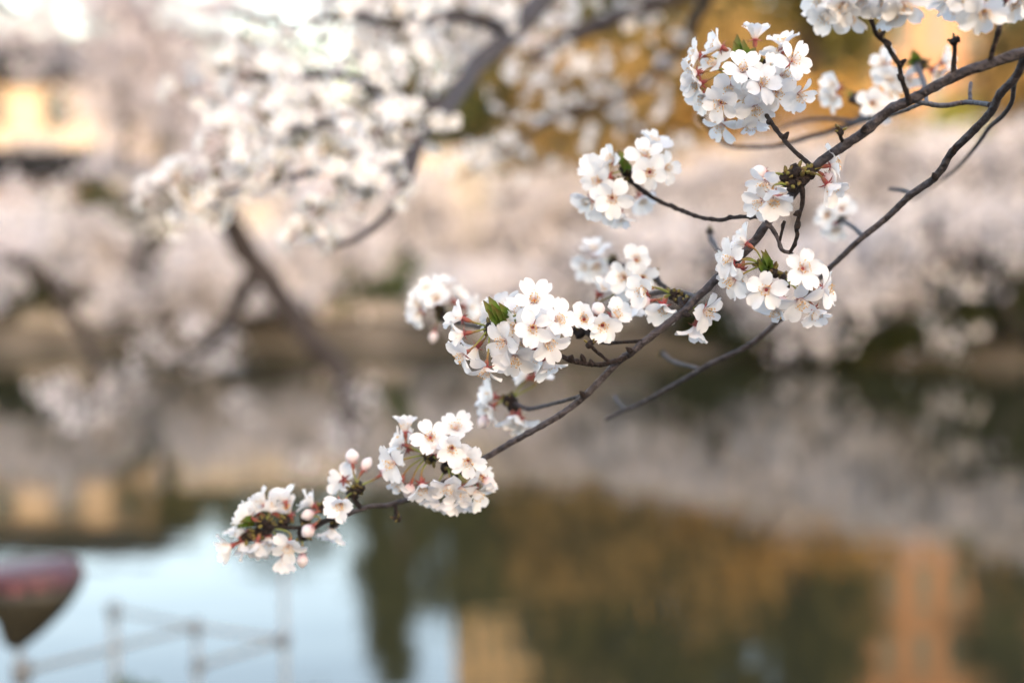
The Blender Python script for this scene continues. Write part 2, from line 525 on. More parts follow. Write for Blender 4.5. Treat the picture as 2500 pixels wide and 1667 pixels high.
house('house', -16.6, -9.6, 38.6, 6, 1.7, 6.4, 7.7, M['wall_cream'], 'cream two-storey house with dark tiled roof across the pond', (-2.6, -.9, .9, 2.6), (.9, 3.2), .7, .9)
house('house', -13.6, -9.4, 33.2, 3.6, 1.6, 3.6, 4.1, M['wall_brown'], 'low brown timber boathouse in front of the cream house', (-1.1, .8), (.6,), .8, .8)  # added brown block standing in for the shaded lower wall of the house behind
block('apartment_tower', -3.4, 6.6, 82, 12, 2.4, 31, M['wall_tan'], 'tall tan apartment tower rising behind the far trees',
      [-4.4 + 1.1 * k for k in range(9)], [1.6 + 2.9 * k for k in range(9)], .5, 2.2)
block('office_block', 14.5, 34, 62, 12, 2.3, 23.0, M['wall_orange'], 'broad orange brick block behind the bronze tree on the far bank',
      [-9 + 1.5 * k for k in range(13)], [1.4 + 3.0 * k for k in range(6)], .6, 1.9)
block('apartment_row', -95, 120, -62, 12, .85, 18.0, M['wall_grey'], 'long grey apartment row standing behind the viewer', (), (), 1, 1, ledges=(3.2, 6.2, 9.2, 12.2, 15.2, 18.2))  # added out of view; its shadow keeps the low sun off the pond

# pale wall along the far path, built from panels
def panel_wall(name, xa, xb, off, z_h, label, mat_, step=1.6, zoff=0):
    o = empty(name, ((xa + xb) / 2, shore_y((xa + xb) / 2) + off, 0), label, 'wall')
    bx, by = o.location.x, o.location.y
    n_ = int((xb - xa) / step)
    for k in range(n_):
        x0, x1 = xa + k * step + .012, xa + (k + 1) * step - .012
        y0, y1 = shore_y(x0) + off, shore_y(x1) + off
        z = ground_z((x0 + x1) / 2, (y0 + y1) / 2) - .2 + zoff
        h = z_h + .2
        b = MB()
        b.add([(x0 - bx, y0 - by, z), (x1 - bx, y1 - by, z), (x1 - bx, y1 - by + .16, z), (x0 - bx, y0 - by + .16, z),
               (x0 - bx, y0 - by, z + h), (x1 - bx, y1 - by, z + h), (x1 - bx, y1 - by + .16, z + h), (x0 - bx, y0 - by + .16, z + h)],
              [(0,3,2,1),(4,5,6,7),(0,1,5,4),(1,2,6,5),(2,3,7,6),(3,0,4,7)])
        link('panel', b.mesh('panel', [mat_], False), o)
    return o
panel_wall('garden_wall', -8, 16, 8.2, 2.5, 'long pale stone garden wall behind the far waterside path', M['stone'])
panel_wall('retaining_wall', -9, 8, .45, .55, 'low stone edging wall at the far waterline', M['stone_dark'], 1.2, -.25)

# rail fence at the left of the far bank
o = empty('rail_fence', (-14, shore_y(-14) + 3.2, ground_z(-14, shore_y(-14) + 3.2)), 'pale three-rail fence along the far path below the houses', 'fence')
bx, by, bz = o.location
px_ = np.arange(-21, -4.9, 2.0)
for x in px_:
    y = shore_y(x) + 3.2
    b = MB(); b.box((x - bx - .06, y - by - .06, ground_z(x, y) - bz - .1), (x - bx + .06, y - by + .06, ground_z(x, y) - bz + 1.15))
    link('post', b.mesh('post', [M['rail']], False), o)
for xa, xb in zip(px_[:-1], px_[1:]):
    for h in (.35, .68, 1.0):
        p, q = [(x - bx, shore_y(x) + 3.2 - by - .09, ground_z(x, shore_y(x) + 3.2) - bz + h) for x in (xa, xb)]
        b = MB(); tube(b, [p, q], [.045, .045], 6, n=2)
        link('rail', b.mesh('rail', [M['rail']]), o)

# lamp with a round globe on the far bank
p = at(292, 441, 33)
gz = ground_z(p.x, p.y)
o = empty('path_lamp', (p.x, p.y, gz), 'path lamp with lit round globe on the far bank', 'lamp')
b = MB(); tube(b, [(0, 0, -.1), (0, 0, .25), (0, 0, p.z - gz - .2)], [.09, .05, .04], 10, n=8)
link('pole', b.mesh('pole', [M['iron']]), o)
b = MB(); tube(b, [(0, 0, p.z - gz - .24), (0, 0, p.z - gz - .20), (0, 0, p.z - gz - .14)], [.06, .12, .10], 12, n=5)
link('collar', b.mesh('collar', [M['iron']]), o)
b = MB()
tube(b, [(0, 0, p.z - gz + .27 * math.sin(a) + .06) for a in np.linspace(-1.5, 1.5, 11)], [.27 * math.cos(a) for a in np.linspace(-1.5, 1.5, 11)], 16, n=15)
link('globe', b.mesh('globe', [M['globe']]), o)

# ------------------------------------------------------------------ far trees
G1, G2 = 'cherry trees on the far bank', 'background trees behind the far bank'
W = M['blossom_far']
far = [  # px, Y, height, reach, limbs, seed, label
 (1640, 25.2, 1.5, 2.0, 8, 11, 'low far cherry tree in pale bloom at the end of the stone edging'),
 (1930, 23.8, 1.7, 2.2, 10, 12, 'far cherry tree whose pale boughs droop almost to the water'),
 (2240, 23.4, 1.8, 2.2, 9, 13, 'far cherry tree spreading over the dark hollow of the bank'),
 (2560, 23.4, 1.9, 2.4, 9, 14, 'far cherry tree at the end of the blossoming bank'),
 (2050, 29.0, 2.4, 2.5, 9, 20, 'taller far cherry tree behind the boughs that droop to the water'),
 (2400, 28.6, 2.7, 2.6, 9, 21, 'tallest far cherry tree behind the dark hollow of the bank'),
 (1700, 30.0, 2.0, 2.2, 8, 22, 'far cherry tree between the garden wall and the waterside path'),
 (1330, 31.5, 2.0, 1.6, 6, 15, 'slim far cherry tree with a thin crown before the garden wall'),
 (600, 26.8, 1.3, 1.8, 8, 16, 'low far cherry tree overhanging the water beside the path lamp'),
 (330, 27.4, 1.2, 1.7, 7, 17, 'low far cherry tree below the rail fence'),
 (-40, 28.4, 1.5, 2.0, 8, 18, 'far cherry tree at the foot of the brown boathouse'),
 (150, 35.5, 3.0, 1.6, 6, 23, 'far cherry tree blooming in front of the cream house wall'),
 (800, 27.8, 1.3, 1.6, 6, 24, 'low far cherry tree beside the green bushes on the edging'),
 (470, 26.2, 1.2, 1.9, 9, 25, 'far cherry tree bending out over the pond between two low cherries'),
 (110, 27.0, 1.2, 1.9, 9, 26, 'far cherry tree leaning over the edging below the boathouse'),
 (1170, 26.2, 0.9, 1.4, 7, 27, 'smallest far cherry tree, knee-high at the edging wall'),
 (980, 30.5, 2.1, 1.6, 6, 19, 'far cherry tree standing behind the low stone edging'),
]
for px, Y, h, rch, nl, sd, lab in far:
    weeping_tree('cherry_tree', gp(px, Y), h, rch, lab, G1, W, sd, per=17 if px > 1500 else 16, size=.095, spread=.19 if px > 1500 else .17, n_limb=nl, sub=3, trunk_r=.30 if h > 1.3 else .18, floor=.38 if px > 1500 else .10)

back = [ # px, Y, height, radius, mat, shape, label
 (955, 35, 7.4, 1.15, 'evergreen', 'cone', 'narrow dark evergreen spire beside the open sky'),
 (1130, 37, 6.4, 1.7, 'evergreen', 'round', 'dark rounded evergreen at the foot of the tan tower'),
 (1290, 40, 6.2, 1.7, 'golden', 'round', 'golden-leaved tree between the dark evergreens'),
 (1560, 36, 10.4, 2.8, 'olive', 'round', 'tall olive-green tree beside the golden-leaved one'),
 (1800, 38, 11.5, 3.0, 'evergreen', 'round', 'tallest dark evergreen behind the far cherries'),
 (1960, 36, 10.5, 1.9, 'olive', 'round', 'tall olive tree next to the tallest evergreen'),
 (1700, 34, 5.4, 2.0, 'bronze', 'round', 'bronze-leaved tree behind the drooping cherries'),
 (2110, 32, 3.4, 1.5, 'golden', 'round', 'low golden shrub tree behind the cherry boughs'),
 (2235, 31.5, 2.9, 1.2, 'lime', 'round', 'low lime-green bush next to the golden shrub tree'),
 (2500, 37, 5.2, 1.8, 'bronze', 'round', 'bronze-leaved tree in front of the orange brick block'),
 (1420, 33, 4.6, 1.6, 'bronze', 'round', 'small bronze-leaved tree beside the golden-leaved one'),
 (1400, 42, 8.6, 2.0, 'evergreen', 'round', 'dark evergreen in front of the tan tower corner'),
 (1800, 33, 3.9, 1.4, 'golden', 'round', 'golden tree standing before the tallest evergreen'),
 (2680, 36, 10.5, 3.0, 'evergreen', 'round', 'dark evergreen beyond the bronze tree by the brick block'),
 (660, 41, 5.6, 2.0, 'evergreen', 'round', 'dark evergreen right of the cream house'),
 (430, 40, 4.4, 1.7, 'olive', 'round', 'low olive tree in front of the cream house'),
]
for px, Y, h, rad, mk, sh, lab in back:
    round_tree(mk + '_tree' if mk in ('evergreen', 'olive') else {'golden': 'golden_tree', 'bronze': 'bronze_tree', 'lime': 'lime_bush'}[mk],
               gp(px, Y), h, rad, lab, G2, M[mk], int(px + Y), n_clump=int(26 * rad * h / 8) + 22, shape=sh, low=.18 if sh == 'cone' else .16, spread=.42 if rad > 1.2 else .28)

# shrubs on the bank; dark ones below the right cherries added to deepen shade
for k, (px, dy, r) in enumerate([(1800, .0, .42), (1900, .1, .40), (2000, .0, .40), (2100, .1, .45), (2190, .1, .75), (2270, .3, 1.0), (2370, .2, .8), (2480, .2, .7), (2600, .3, .9), (1700, .3, .40),
                                 (560, .8, .55), (430, .9, .5), (860, 1.0, .5), (1010, 1.2, .45), (60, .9, .8), (150, .9, .7), (-40, 1.0, .8), (250, 2.4, .8), (110, 5, 1.1), (215, 5.2, 1.0)]):
    x = (px - 1250) / 3472 * 26
    y = shore_y(x) + dy
    labs = ['dark bush at the waterline below the drooping far cherries', 'dark bush on the bank below the rail fence and lamp']
    round_tree('bush', (x, y, ground_z(x, y) - .1), r * 1.5, r, labs[0 if px > 1200 else 1], 'bushes below the drooping cherries' if px > 1200 else 'bushes below the rail fence', M['shrub'] if px in (860, 1010) else M['evergreen'], 400 + k, 16, 60, .09, .2, cat='bush', trunk_r=.04, low=.1)

# ------------------------------------------------------------------ leaning cherry over the water (middle distance)
def mid_cherry():
    base = Vector((-5.4, 9.5, -.2))
    o = empty('cherry_tree', base, 'leaning cherry tree with a thick dark limb slanting down to the water', 'tree')
    D = 9.0
    mb = MB()
    def rel(lst): return [tuple(at(x, y, d) - base) for x, y, d in lst]
    fork = at(-300, -420, 9.6)
    trunk = [(0, 0, 0), (.15, 0, 1.6), tuple(at(-420, 60, 9.6) - base), tuple(fork - base)]
    tube(mb, trunk, [.24, .19, .16, .13], 12, n=22, bump=.08, seed=3)
    limb = rel([(-300, -420, 9.6), (40, -330, 9.4), (330, 60, 9.3), (470, 330, 9.1), (545, 510, 9.0), (625, 650, 9.0), (730, 790, 8.9), (820, 900, 8.8), (852, 985, 8.7), (858, 1090, 8.6)])
    tube(mb, limb, [.12, .11, .10, .09, .082, .075, .07, .064, .056, .030], 9, n=60, bump=.08, knob=.2, knob_step=.2, seed=4)
    side = rel([(625, 650, 9.0), (585, 730, 9.1), (520, 830, 9.2), (430, 880, 9.3)])
    tube(mb, side, [.06, .055, .04, .012], 7, n=16, seed=5, bump=.08)
    s2 = rel([(-420, 60, 9.6), (-200, 560, 9.3), (60, 640, 9.2), (170, 760, 9.1), (235, 900, 9.0), (215, 1020, 9.0)])
    tube(mb, s2, [.10, .07, .05, .042, .03, .012], 7, n=30, seed=6, bump=.08)
    subs = [rel([(330, 60, 9.3), (560, 120, 9.0), (760, 240, 8.8), (900, 380, 8.7)]), rel([(40, -330, 9.4), (420, -160, 9.1), (800, 0, 8.9), (1050, 140, 8.7)]),
            rel([(330, 60, 9.3), (300, 250, 9.0), (330, 420, 8.9)]), 
            rel([(800, 0, 8.9), (1050, -60, 8.8), (1300, 60, 8.6)]), rel([(40, -330, 9.4), (180, -120, 9.0), (400, -20, 8.9), (620, 40, 8.8)]), rel([(-300, -420, 9.6), (-60, -300, 9.2), (160, -60, 9.0), (330, 120, 8.9)]), rel([(-420, 60, 9.6), (-200, -60, 9.2), (20, 30, 9.0), (170, 60, 8.9)]), rel([(330, 60, 9.3), (430, 200, 9.0), (560, 300, 8.9), (600, 420, 8.8)]), rel([(470, 330, 9.1), (640, 400, 8.9), (760, 520, 8.8)])]
    for k, s in enumerate(subs): tube(mb, s, list(np.linspace(.05, .012, len(s))), 6, n=18, seed=20 + k, wob=.02)
    link('trunk', mb.mesh('trunk', [M['bark_far']]), o)
    mb2 = MB()
    veil = rel([(-300, -420, 9.6), (-100, -60, 9.3), (90, 100, 9.1), (260, 260, 9.0)])
    tube(mb2, veil, [.05, .03, .02, .01], 6, n=14, seed=44)
    link('side_branch', mb2.mesh('side_branch', [M['bark_far']]), o)
    cs = []
    rg = np.random.default_rng(77)
    for li, s in enumerate(subs + [limb[1:4], s2[1:3], limb[8:], side[2:], s2[4:], veil]):
        C = spline(s, 30)
        dens = 2.6 if li < len(subs) else 2 if li < len(subs) + 2 else .2 if s is not veil else 1.6
        for q in C[2:]:
            for _ in range(int(dens) + (rg.uniform() < dens % 1)):
                cs.append(q + rg.normal(size=3) * np.array([.17, .2, .14]))
    me = leaf_cloud(cs, 40, .062, .026, 78)
    me.materials.append(M['blossom_mid'])
    link('crown', me, o)
mid_cherry()

# ------------------------------------------------------------------ flower parts (shared meshes)
def petal_mesh(seed, cup=.16, curl=-.10, notch=.11, wide=1.0, nu=7, nv=6, L=.0160, W=.0132, mat_='petal'):
    rg = random.Random(seed)
    tab_u = [0, .12, .3, .5, .68, .82, .93, 1]
    tab_w = [.13, .32, .69, .94, 1.0, .93, .74, .42]
    ph1, ph2 = rg.uniform(0, 6), rg.uniform(0, 6)
    skew = rg.uniform(-.06, .06)
    V, A = [], []
    for i in range(nu + 1):
        u = i / nu
        w = float(np.interp(u, tab_u, tab_w)) * W / 2 * wide
        for j in range(nv + 1):
            v = -1 + 2 * j / nv
            x = L * u - notch * L * math.exp(-(v / .28) ** 2) * max(0, (u - .72) / .28) ** 1.5
            x += L * .03 * math.sin(v * 7 + ph1) * max(0, u - .6)
            y = w * v + skew * L * u * u
            z = cup * W * v * v * (u ** .6) * .9 + L * (.10 * math.sin(u * math.pi) + curl * u * u)
            z += .05 * W * math.sin(v * 4.5 + ph2 + u * 3) * u
            z -= .025 * W * math.exp(-(v / .12) ** 2) * (1 - u)
            V.append((x, y, z)); A.append(u)
    F = [(i*(nv+1) + j, (i+1)*(nv+1) + j, (i+1)*(nv+1) + j+1, i*(nv+1) + j+1) for i in range(nu) for j in range(nv)]
    return V, F, A

PET = []
for s in range(8):
    mb = MB()
    mb.add(*petal_mesh(s, cup=.10 + .035 * (s % 4), curl=-.14 + .05 * (s % 3), notch=.09 + .03 * (s % 3), wide=.92 + .04 * (s % 4))[:2], 0, petal_mesh(s)[2])
    PET.append(mb.mesh('petal', [M['petal']]))

def frame_from(n, roll):
    n = Vector(n).normalized()
    x = n.orthogonal().normalized()
    y = n.cross(x)
    c, s_ = math.cos(roll), math.sin(roll)
    X = x * c + y * s_
    Y = n.cross(X)
    return Matrix((X, Y, n)).transposed().to_4x4()

def petal_matrix(k, elev, jit, rg):
    a = 2 * math.pi * k / 5 + rg.uniform(-.10, .10) * jit
    e = elev + rg.uniform(-.24, .24) * jit
    roll = rg.uniform(-.32, .32) * jit + .10
    sc = rg.uniform(.90, 1.08)
    return Matrix.Rotation(a, 4, 'Z') @ Matrix.Translation((.0016, 0, .0004)) @ Matrix.Rotation(-e, 4, 'Y') @ Matrix.Rotation(roll, 4, 'X') @ Matrix.Scale(sc, 4)

ELEV = {'o': R(17), 'f': R(6), 'h': R(38), 'c': R(52)}

def corolla_mesh(seed, typ, low=False, mat_='petal_soft', eye=None):
    rg = random.Random(seed)
    mb = MB()
    for k in range(5):
        V, F, A = petal_mesh(seed * 5 + k, cup=rg.uniform(.1, .22), curl=rg.uniform(-.15, 0), nu=4 if low else 6, nv=3 if low else 5)
        Mx = petal_matrix(k, ELEV[typ], 1.3, rg)
        mb.add([Mx @ Vector(p) for p in V], F, 0, A)
    mats = [M[mat_]]
    if low:   # simple flower for the blurred limb: eye and calyx in the same mesh
        ring = [(.0030 * math.cos(a), .0030 * math.sin(a), .0016) for a in np.linspace(0, 2 * math.pi, 7)[:6]]
        mb.add(ring + [(0, 0, .0065)], [(i, (i + 1) % 6, 6) for i in range(6)], 1)
        tube(mb, [(0, 0, .0005), (0, 0, -.0045), (0, 0, -.007), (0, 0, -.018)], [.0024, .0017, .0008, .0007], 5, n=5, mi=2)
        mats += [M[eye or 'eye_yellow'], M['calyx']]
    return mb.mesh('corolla', mats)

COR = {t: [corolla_mesh(30 + 7 * i + ord(t), t) for i in range(3)] for t in 'ohc'}
LOWF = [corolla_mesh(200 + i, t, True, eye=e) for i, (t, e) in enumerate([('o', 'eye_yellow'), ('o', 'eye_red'), ('h', 'eye_yellow'), ('h', 'eye_red'), ('c', 'eye_yellow'), ('o', 'eye_yellow')])]

def calyx_mesh():
    mb = MB()
    tube(mb, [(0, 0, -.0078), (0, 0, -.0060), (0, 0, -.003), (0, 0, -.0006), (0, 0, .0006)], [.0007, .0014, .0019, .0017, .0023], 8, n=9)
    mb.a = [.15 + .6 * a for a in mb.a]
    for k in range(5):
        a = 2 * math.pi * (k + .5) / 5
        c, s_ = math.cos(a), math.sin(a)
        pts = [(.0016, -.0013, -.0002), (.0016, .0013, -.0002), (.0045, .0012, -.0006), (.0045, -.0012, -.0006), (.0078, 0, -.0022), (.0045, 0, -.0001), (.0016, 0, .0002)]
        V = [(x * c - y * s_, x * s_ + y * c, z) for x, y, z in pts]
        mb.add(V, [(0, 6, 5, 3), (6, 1, 2, 5), (3, 5, 4), (5, 2, 4)], 0, [.7, .7, .85, .85, 1, .85, .7])
    return mb.mesh('calyx', [M['calyx']])
CALYX = calyx_mesh()

def stamen_mesh(seed, eye, nst=22, spread=.62):
    rg = random.Random(seed)
    mb = MB()
    ring = [(.0021 * math.cos(a), .0021 * math.sin(a), .0007) for a in np.linspace(0, 2 * math.pi, 11)[:10]]
    mb.add(ring + [(0, 0, .0003)], [(i, (i + 1) % 10, 10) for i in range(10)], 2, [1] * 10 + [0])
    for k in range(nst):
        a = 2 * math.pi * (k + rg.random() * .8) / nst
        t = rg.uniform(.15, spread)
        L = rg.uniform(.0050, .0086)
        d = Vector((math.cos(a) * math.sin(t), math.sin(a) * math.sin(t), math.cos(t)))
        b = Vector((math.cos(a) * .0014, math.sin(a) * .0014, .0004))
        e = b + d * L
        mid = b + d * L * .5 + Vector((math.cos(a), math.sin(a), 0)) * .0006
        tube(mb, [tuple(b), tuple(mid), tuple(e)], [.00030, .00024, .0002], 4, n=4, mi=0, cap=False)
        r = .00055
        o_ = [(r, 0, 0), (0, r, 0), (-r, 0, 0), (0, -r, 0), (0, 0, r), (0, 0, -r)]
        mb.add([e + Vector(q) for q in o_], [(0, 1, 4), (1, 2, 4), (2, 3, 4), (3, 0, 4), (1, 0, 5), (2, 1, 5), (3, 2, 5), (0, 3, 5)], 1, [rg.random()] * 6)
    return mb.mesh('stamens', [M['filament'], M['anther'], M[eye]])
STA = {'r': [stamen_mesh(i, 'eye_red', 22, .6) for i in range(3)], 'y': [stamen_mesh(i + 9, 'eye_yellow', 24, .5) for i in range(3)]}

def bud_mesh(seed, plump=1.0):
    rg = random.Random(seed)
    mb = MB()
    V, A, F = [], [], []
    nz, ns = 12, 20
    for i in range(nz + 1):
        u = i / nz
        r = .0050 * plump * (math.sin(math.pi * min(1, u * .93 + .05)) ** .75)
        for k in range(ns):
            a = 2 * math.pi * k / ns
            fold = ((a * 5 / (2 * math.pi) + u * 1.2) % 1.0)
            rr = r * (1 + .10 * fold) 
            V.append((rr * math.cos(a), rr * math.sin(a), u * .0125)); A.append(u)
    for i in range(nz):
        for k in range(ns):
            F.append((i*ns + k, i*ns + (k+1) % ns, (i+1)*ns + (k+1) % ns, (i+1)*ns + k))
    F.append(tuple(nz*ns + k for k in range(ns)))
    mb.add(V, F, 0, A)
    return mb.mesh('bud', [M['bud']])
BUD = [bud_mesh(i, p) for i, p in enumerate((1.0, .85, 1.1))]

# ------------------------------------------------------------------ near cherry branch
CR = {'R1': (500, 980, .3231), 'R2': (980, 640, .2806), 'R3': (1380, 560, .2976), 'R4': (1380, 300, .3061),
      'R5': (1620, 30, .2169), 'R6': (1940, 0, .2423), 'R7': (1900, 100, .3827), 'S': (0, 0, 1.0)}
def cv(crop, zx, zy):
    x0, y0, s = CR[crop]
    return x0 + zx * s, y0 + zy * s

TB = Vector((1.15, 1.05, .58))
tree = empty('cherry_tree', TB, 'near cherry branch with white blossom clusters, dark knobbly twigs and a few young leaves', 'tree')

def stem(name, pts, px_r, mat_='bark', sides=10, knob=.16, knob_step=.014, seed=1, step=.0035):
    """pts: (x, y, depth); px_r: radii in photograph pixels"""
    P = [tuple(at(x, y, d) - TB) for x, y, d in pts]
    rad = [r * d / 3472 for r, (x, y, d) in zip(px_r, pts)]
    mb = MB()
    tube(mb, P, rad, sides, step=step, bump=.09, knob=knob, knob_step=knob_step, seed=seed)
    return link(name, mb.mesh(name, [M[mat_]]), tree)

# trunk and bough, to the right of the frame
mb = MB()
fork = at(2520, 128, .95) - TB
tube(mb, [(0, 0, -.05), (.02, .02, .6), (.05, .03, 1.2), (.12, .03, 1.75), (.2, .05, 2.5)], [.10, .085, .075, .06, .04], 14, n=50, bump=.05, seed=2)
tube(mb, [(.06, .03, 1.25), (-.10, .0, 1.55), (-.35, -.03, 1.72), (fork.x + .22, fork.y + .02, fork.z + .06), tuple(fork)], [.05, .035, .022, .010, .0042], 12, n=70, bump=.05, knob=.1, knob_step=.06, seed=3)
link('trunk', mb.mesh('trunk', [M['bark']]), tree)

main = [(2524,126,.95),(2500,128,.95),(2415,156,.955),(2328,188,.965),(2226,243,.98),(2170,271,.99),(2107,325,1.0),(2061,355,1.01),(1992,407,1.03),(1931,480,1.045),(1882,533,1.05),
        (1845,585,1.06),(1811,624,1.065),(1746,685,1.07),(1701,727,1.075),(1669,759,1.08),(1588,822,1.08),(1541,861,1.085),(1505,887,1.09),(1457,937,1.09),(1423,971,1.095),(1373,1008,1.10),
        (1303,1050,1.11),(1198,1109,1.13),(1100,1168,1.145),(1017,1209,1.155),(952,1232,1.16),(897,1237,1.165),(842,1258,1.17),(797,1272,1.175),(768,1288,1.18)]
stem('stem', main, list(np.interp(range(len(main)), [0, 6, 12, 18, 23, 27, 30], [13.5, 12, 9.8, 8.6, 7.0, 5.6, 4.8])), seed=11, knob=.2, knob_step=.014)
tip = [(842,1258,1.17),(800,1268,1.172),(762,1284,1.175),(726,1288,1.178),(685,1287,1.18),(645,1284,1.18),(612,1280,1.182)]
stem('twig', tip, [5.5, 5.5, 5.2, 5, 4.8, 4.5, 3.6], 'bark_dark', 8, .3, .010, 12)
second = [(2510,132,.955),(2500,145,.96),(2478,192,.975),(2443,228,.99),(2420,272,1.01),(2382,314,1.03),(2325,372,1.06),(2283,433,1.08),(2225,475,1.10),(2168,529,1.12),(2107,578,1.13),(2065,617,1.14),(2011,670,1.16),
          (1960,725,1.17),(1901,783,1.18),(1826,843,1.20),(1737,887,1.22),(1718,898,1.225),(1654,935,1.25),(1569,983,1.28),(1515,1005,1.30),(1478,1024,1.31)]
stem('side_branch', second, list(np.interp(range(len(second)), [0, 4, 8, 12, 18, 21], [11.5, 10, 8.8, 6.4, 6, 4.2])), seed=13, knob=.14, knob_step=.03)
third = [(2490,170,.98),(2476,207,1.0),(2470,249,1.05),(2447,284,1.10),(2413,314,1.16),(2386,353,1.22),(2332,414,1.32),(2283,450,1.42),(2225,490,1.5)]
stem('side_branch', third, [6, 6, 5.5, 5.5, 5, 4.5, 4, 3, 2], seed=14)
TW = [
 ('bark', [(2225,246,.98),(2300,258,1.08),(2360,250,1.10),(2418,256,1.01)], [5.5, 6, 6, 6.5]),
 ('bark', [(2369,247,1.10),(2368,225,1.11),(2370,203,1.12)], [5, 4.5, 4.5]),
 ('bark_dark', [(2222,254,.98),(2204,201,.97),(2194,155,.965),(2177,131,.96),(2165,107,.96),(2141,87,.955),(2129,56,.95),(2118,15,.95),(2112,-20,.95)], [7.5, 6, 6, 6, 6, 5.5, 5.5, 5, 4]),
 ('bark_dark', [(2413,160,.955),(2425,121,.95),(2437,80,.945),(2442,44,.945),(2442,5,.945),(2436,-20,.945)], [8, 6, 6, 5.5, 5.2, 4]),
 ('bark_dark', [(2324,190,.965),(2330,145,.96),(2331,102,.955)], [7.5, 5.5, 5.5]),
 ('bark_dark', [(2061,352,1.01),(2052,335,1.005),(2050,322,1.0)], [6, 4.5, 3.5]),
 ('bark_dark', [(1985,410,1.03),(1962,389,1.035),(1937,367,1.04),(1913,340,1.05),(1885,303,1.06),(1862,262,1.085),(1840,215,1.10),(1815,170,1.11)], [6.5, 5.5, 5.2, 5.2, 5.2, 5, 5, 4]),
 ('bark_dark', [(1884,535,1.05),(1845,530,1.07),(1802,530,1.09),(1756,537,1.11),(1711,531,1.13),(1655,511,1.15),(1607,490,1.165),(1564,462,1.175),(1545,441,1.18)], [5.5, 5, 5, 5, 5, 5, 5, 6, 7]),
 ('bark_dark', [(1928,618,1.05),(1937,600,1.045),(1946,575,1.04),(1943,554,1.038),(1952,523,1.035),(1959,496,1.033),(1959,465,1.03),(1953,440,1.03)], [4.5, 4.6, 5, 5, 5, 5.5, 6.5, 8]),
 ('bark', [(1872,545,1.052),(1888,562,1.05),(1900,585,1.05),(1911,612,1.05),(1930,618,1.05),(1950,640,1.05),(1935,668,1.05),(1895,668,1.045)], [6.5, 5.5, 5, 5, 4.6, 4.6, 5, 6]),
 ('bark_dark', [(1903,588,1.05),(1910,562,1.048),(1916,540,1.046)], [4.5, 3.6, 4.2]),
 ('bark_dark', [(1672,756,1.08),(1662,742,1.085),(1660,728,1.09)], [7, 7, 6]),
 ('bark', [(1702,726,1.075),(1655,712,1.13),(1600,715,1.18),(1550,735,1.22),(1511,748,1.25)], [6, 5.5, 5.5, 5, 4]),
 ('bark_dark', [(1640,713,1.14),(1618,696,1.18),(1600,676,1.21)], [5, 5, 6]),
 ('bark_dark', [(1600,676,1.21),(1550,662,1.29),(1505,643,1.35)], [5, 5, 6]),
 ('bark_dark', [(1569,832,1.08),(1523,835,1.09),(1478,837,1.10),(1448,825,1.11),(1428,808,1.115)], [4.5, 4.3, 4.3, 4.5, 5.5]),
 ('bark_dark', [(1529,872,1.085),(1493,884,1.08),(1460,890,1.075),(1427,886,1.07),(1392,881,1.068),(1367,867,1.066),(1345,856,1.065),(1300,838,1.065),(1262,812,1.062),(1234,788,1.06)], [6.5, 6, 5.8, 6, 5.8, 5.2, 5, 5, 5.5, 6]),
 ('bark_dark', [(1490,884,1.08),(1473,872,1.075),(1456,858,1.07),(1442,843,1.068)], [4.5, 4, 4.2, 3.8]),
 ('bark', [(1432,962,1.095),(1381,977,1.12),(1339,988,1.16),(1294,998,1.20),(1263,988,1.22),(1250,984,1.225)], [5, 4.8, 4.8, 5, 6, 8]),
 ('bark_dark', [(1112,1162,1.145),(1098,1145,1.14),(1088,1128,1.135),(1072,1118,1.135)], [5, 6, 6.5, 5]),
 ('bark_dark', [(880,1238,1.165),(868,1222,1.165),(866,1205,1.165),(868,1190,1.165)], [6, 7.5, 8, 5]),
 ('bark_dark', [(962,1230,1.16),(967,1245,1.158),(970,1262,1.157)], [6, 4.5, 4]),
 ('bark_dark', [(1236,792,1.06),(1190,800,1.15),(1130,790,1.27),(1084,775,1.35)], [5, 5, 5, 7]),
 ('bark', [(2250,253,1.08),(2170,282,1.25),(2114,292,1.36),(2056,312,1.42),(1955,340,1.45),(1870,358,1.46),(1778,355,1.47),(1726,306,1.48),(1716,290,1.48)], [5, 6, 7, 7, 6, 5, 5, 6, 5]),
 ('bark', [(2070,308,1.41),(2112,274,1.37),(2085,240,1.34)], [6, 6, 8]),
 ('bark', [(2090,298,1.40),(2013,290,1.43),(1940,300,1.45),(1900,318,1.46)], [6, 5, 4.5, 3]),
 ('bark', [(2262,252,1.08),(2255,200,1.25),(2236,157,1.34)], [5, 6, 8]),
 ('bark', [(2107,576,1.13),(2080,552,1.24),(2053,536,1.36)], [5.5, 5, 5]),
 ('bark', [(2225,473,1.10),(2200,464,1.22),(2172,461,1.32)], [5, 5, 4]),
 ('bark', [(1795,640,1.065),(1758,614,1.2),(1739,588,1.29),(1733,570,1.31)], [4.5, 4.5, 7, 4]),
 ('bark', [(1707,900,1.23),(1648,884,1.30),(1616,862,1.34)], [5, 5, 6]),
 ('bark', [(1530,1000,1.29),(1512,985,1.33),(1500,968,1.36)], [4, 4, 5]),
]
for k, (mk, pts, pr) in enumerate(TW):
    stem('twig', pts, pr, mk, 8, .42 if mk == 'bark_dark' else .18, .009, 40 + k, .0028)

def facing(az, tilt):
    """az: direction in the picture (0 right, 90 up); tilt: 0 towards the viewer, 90 sideways"""
    a, t = R(az), R(tilt)
    return (_cr @ Vector((math.cos(a) * math.sin(t), math.sin(a) * math.sin(t), math.cos(t)))).normalized()

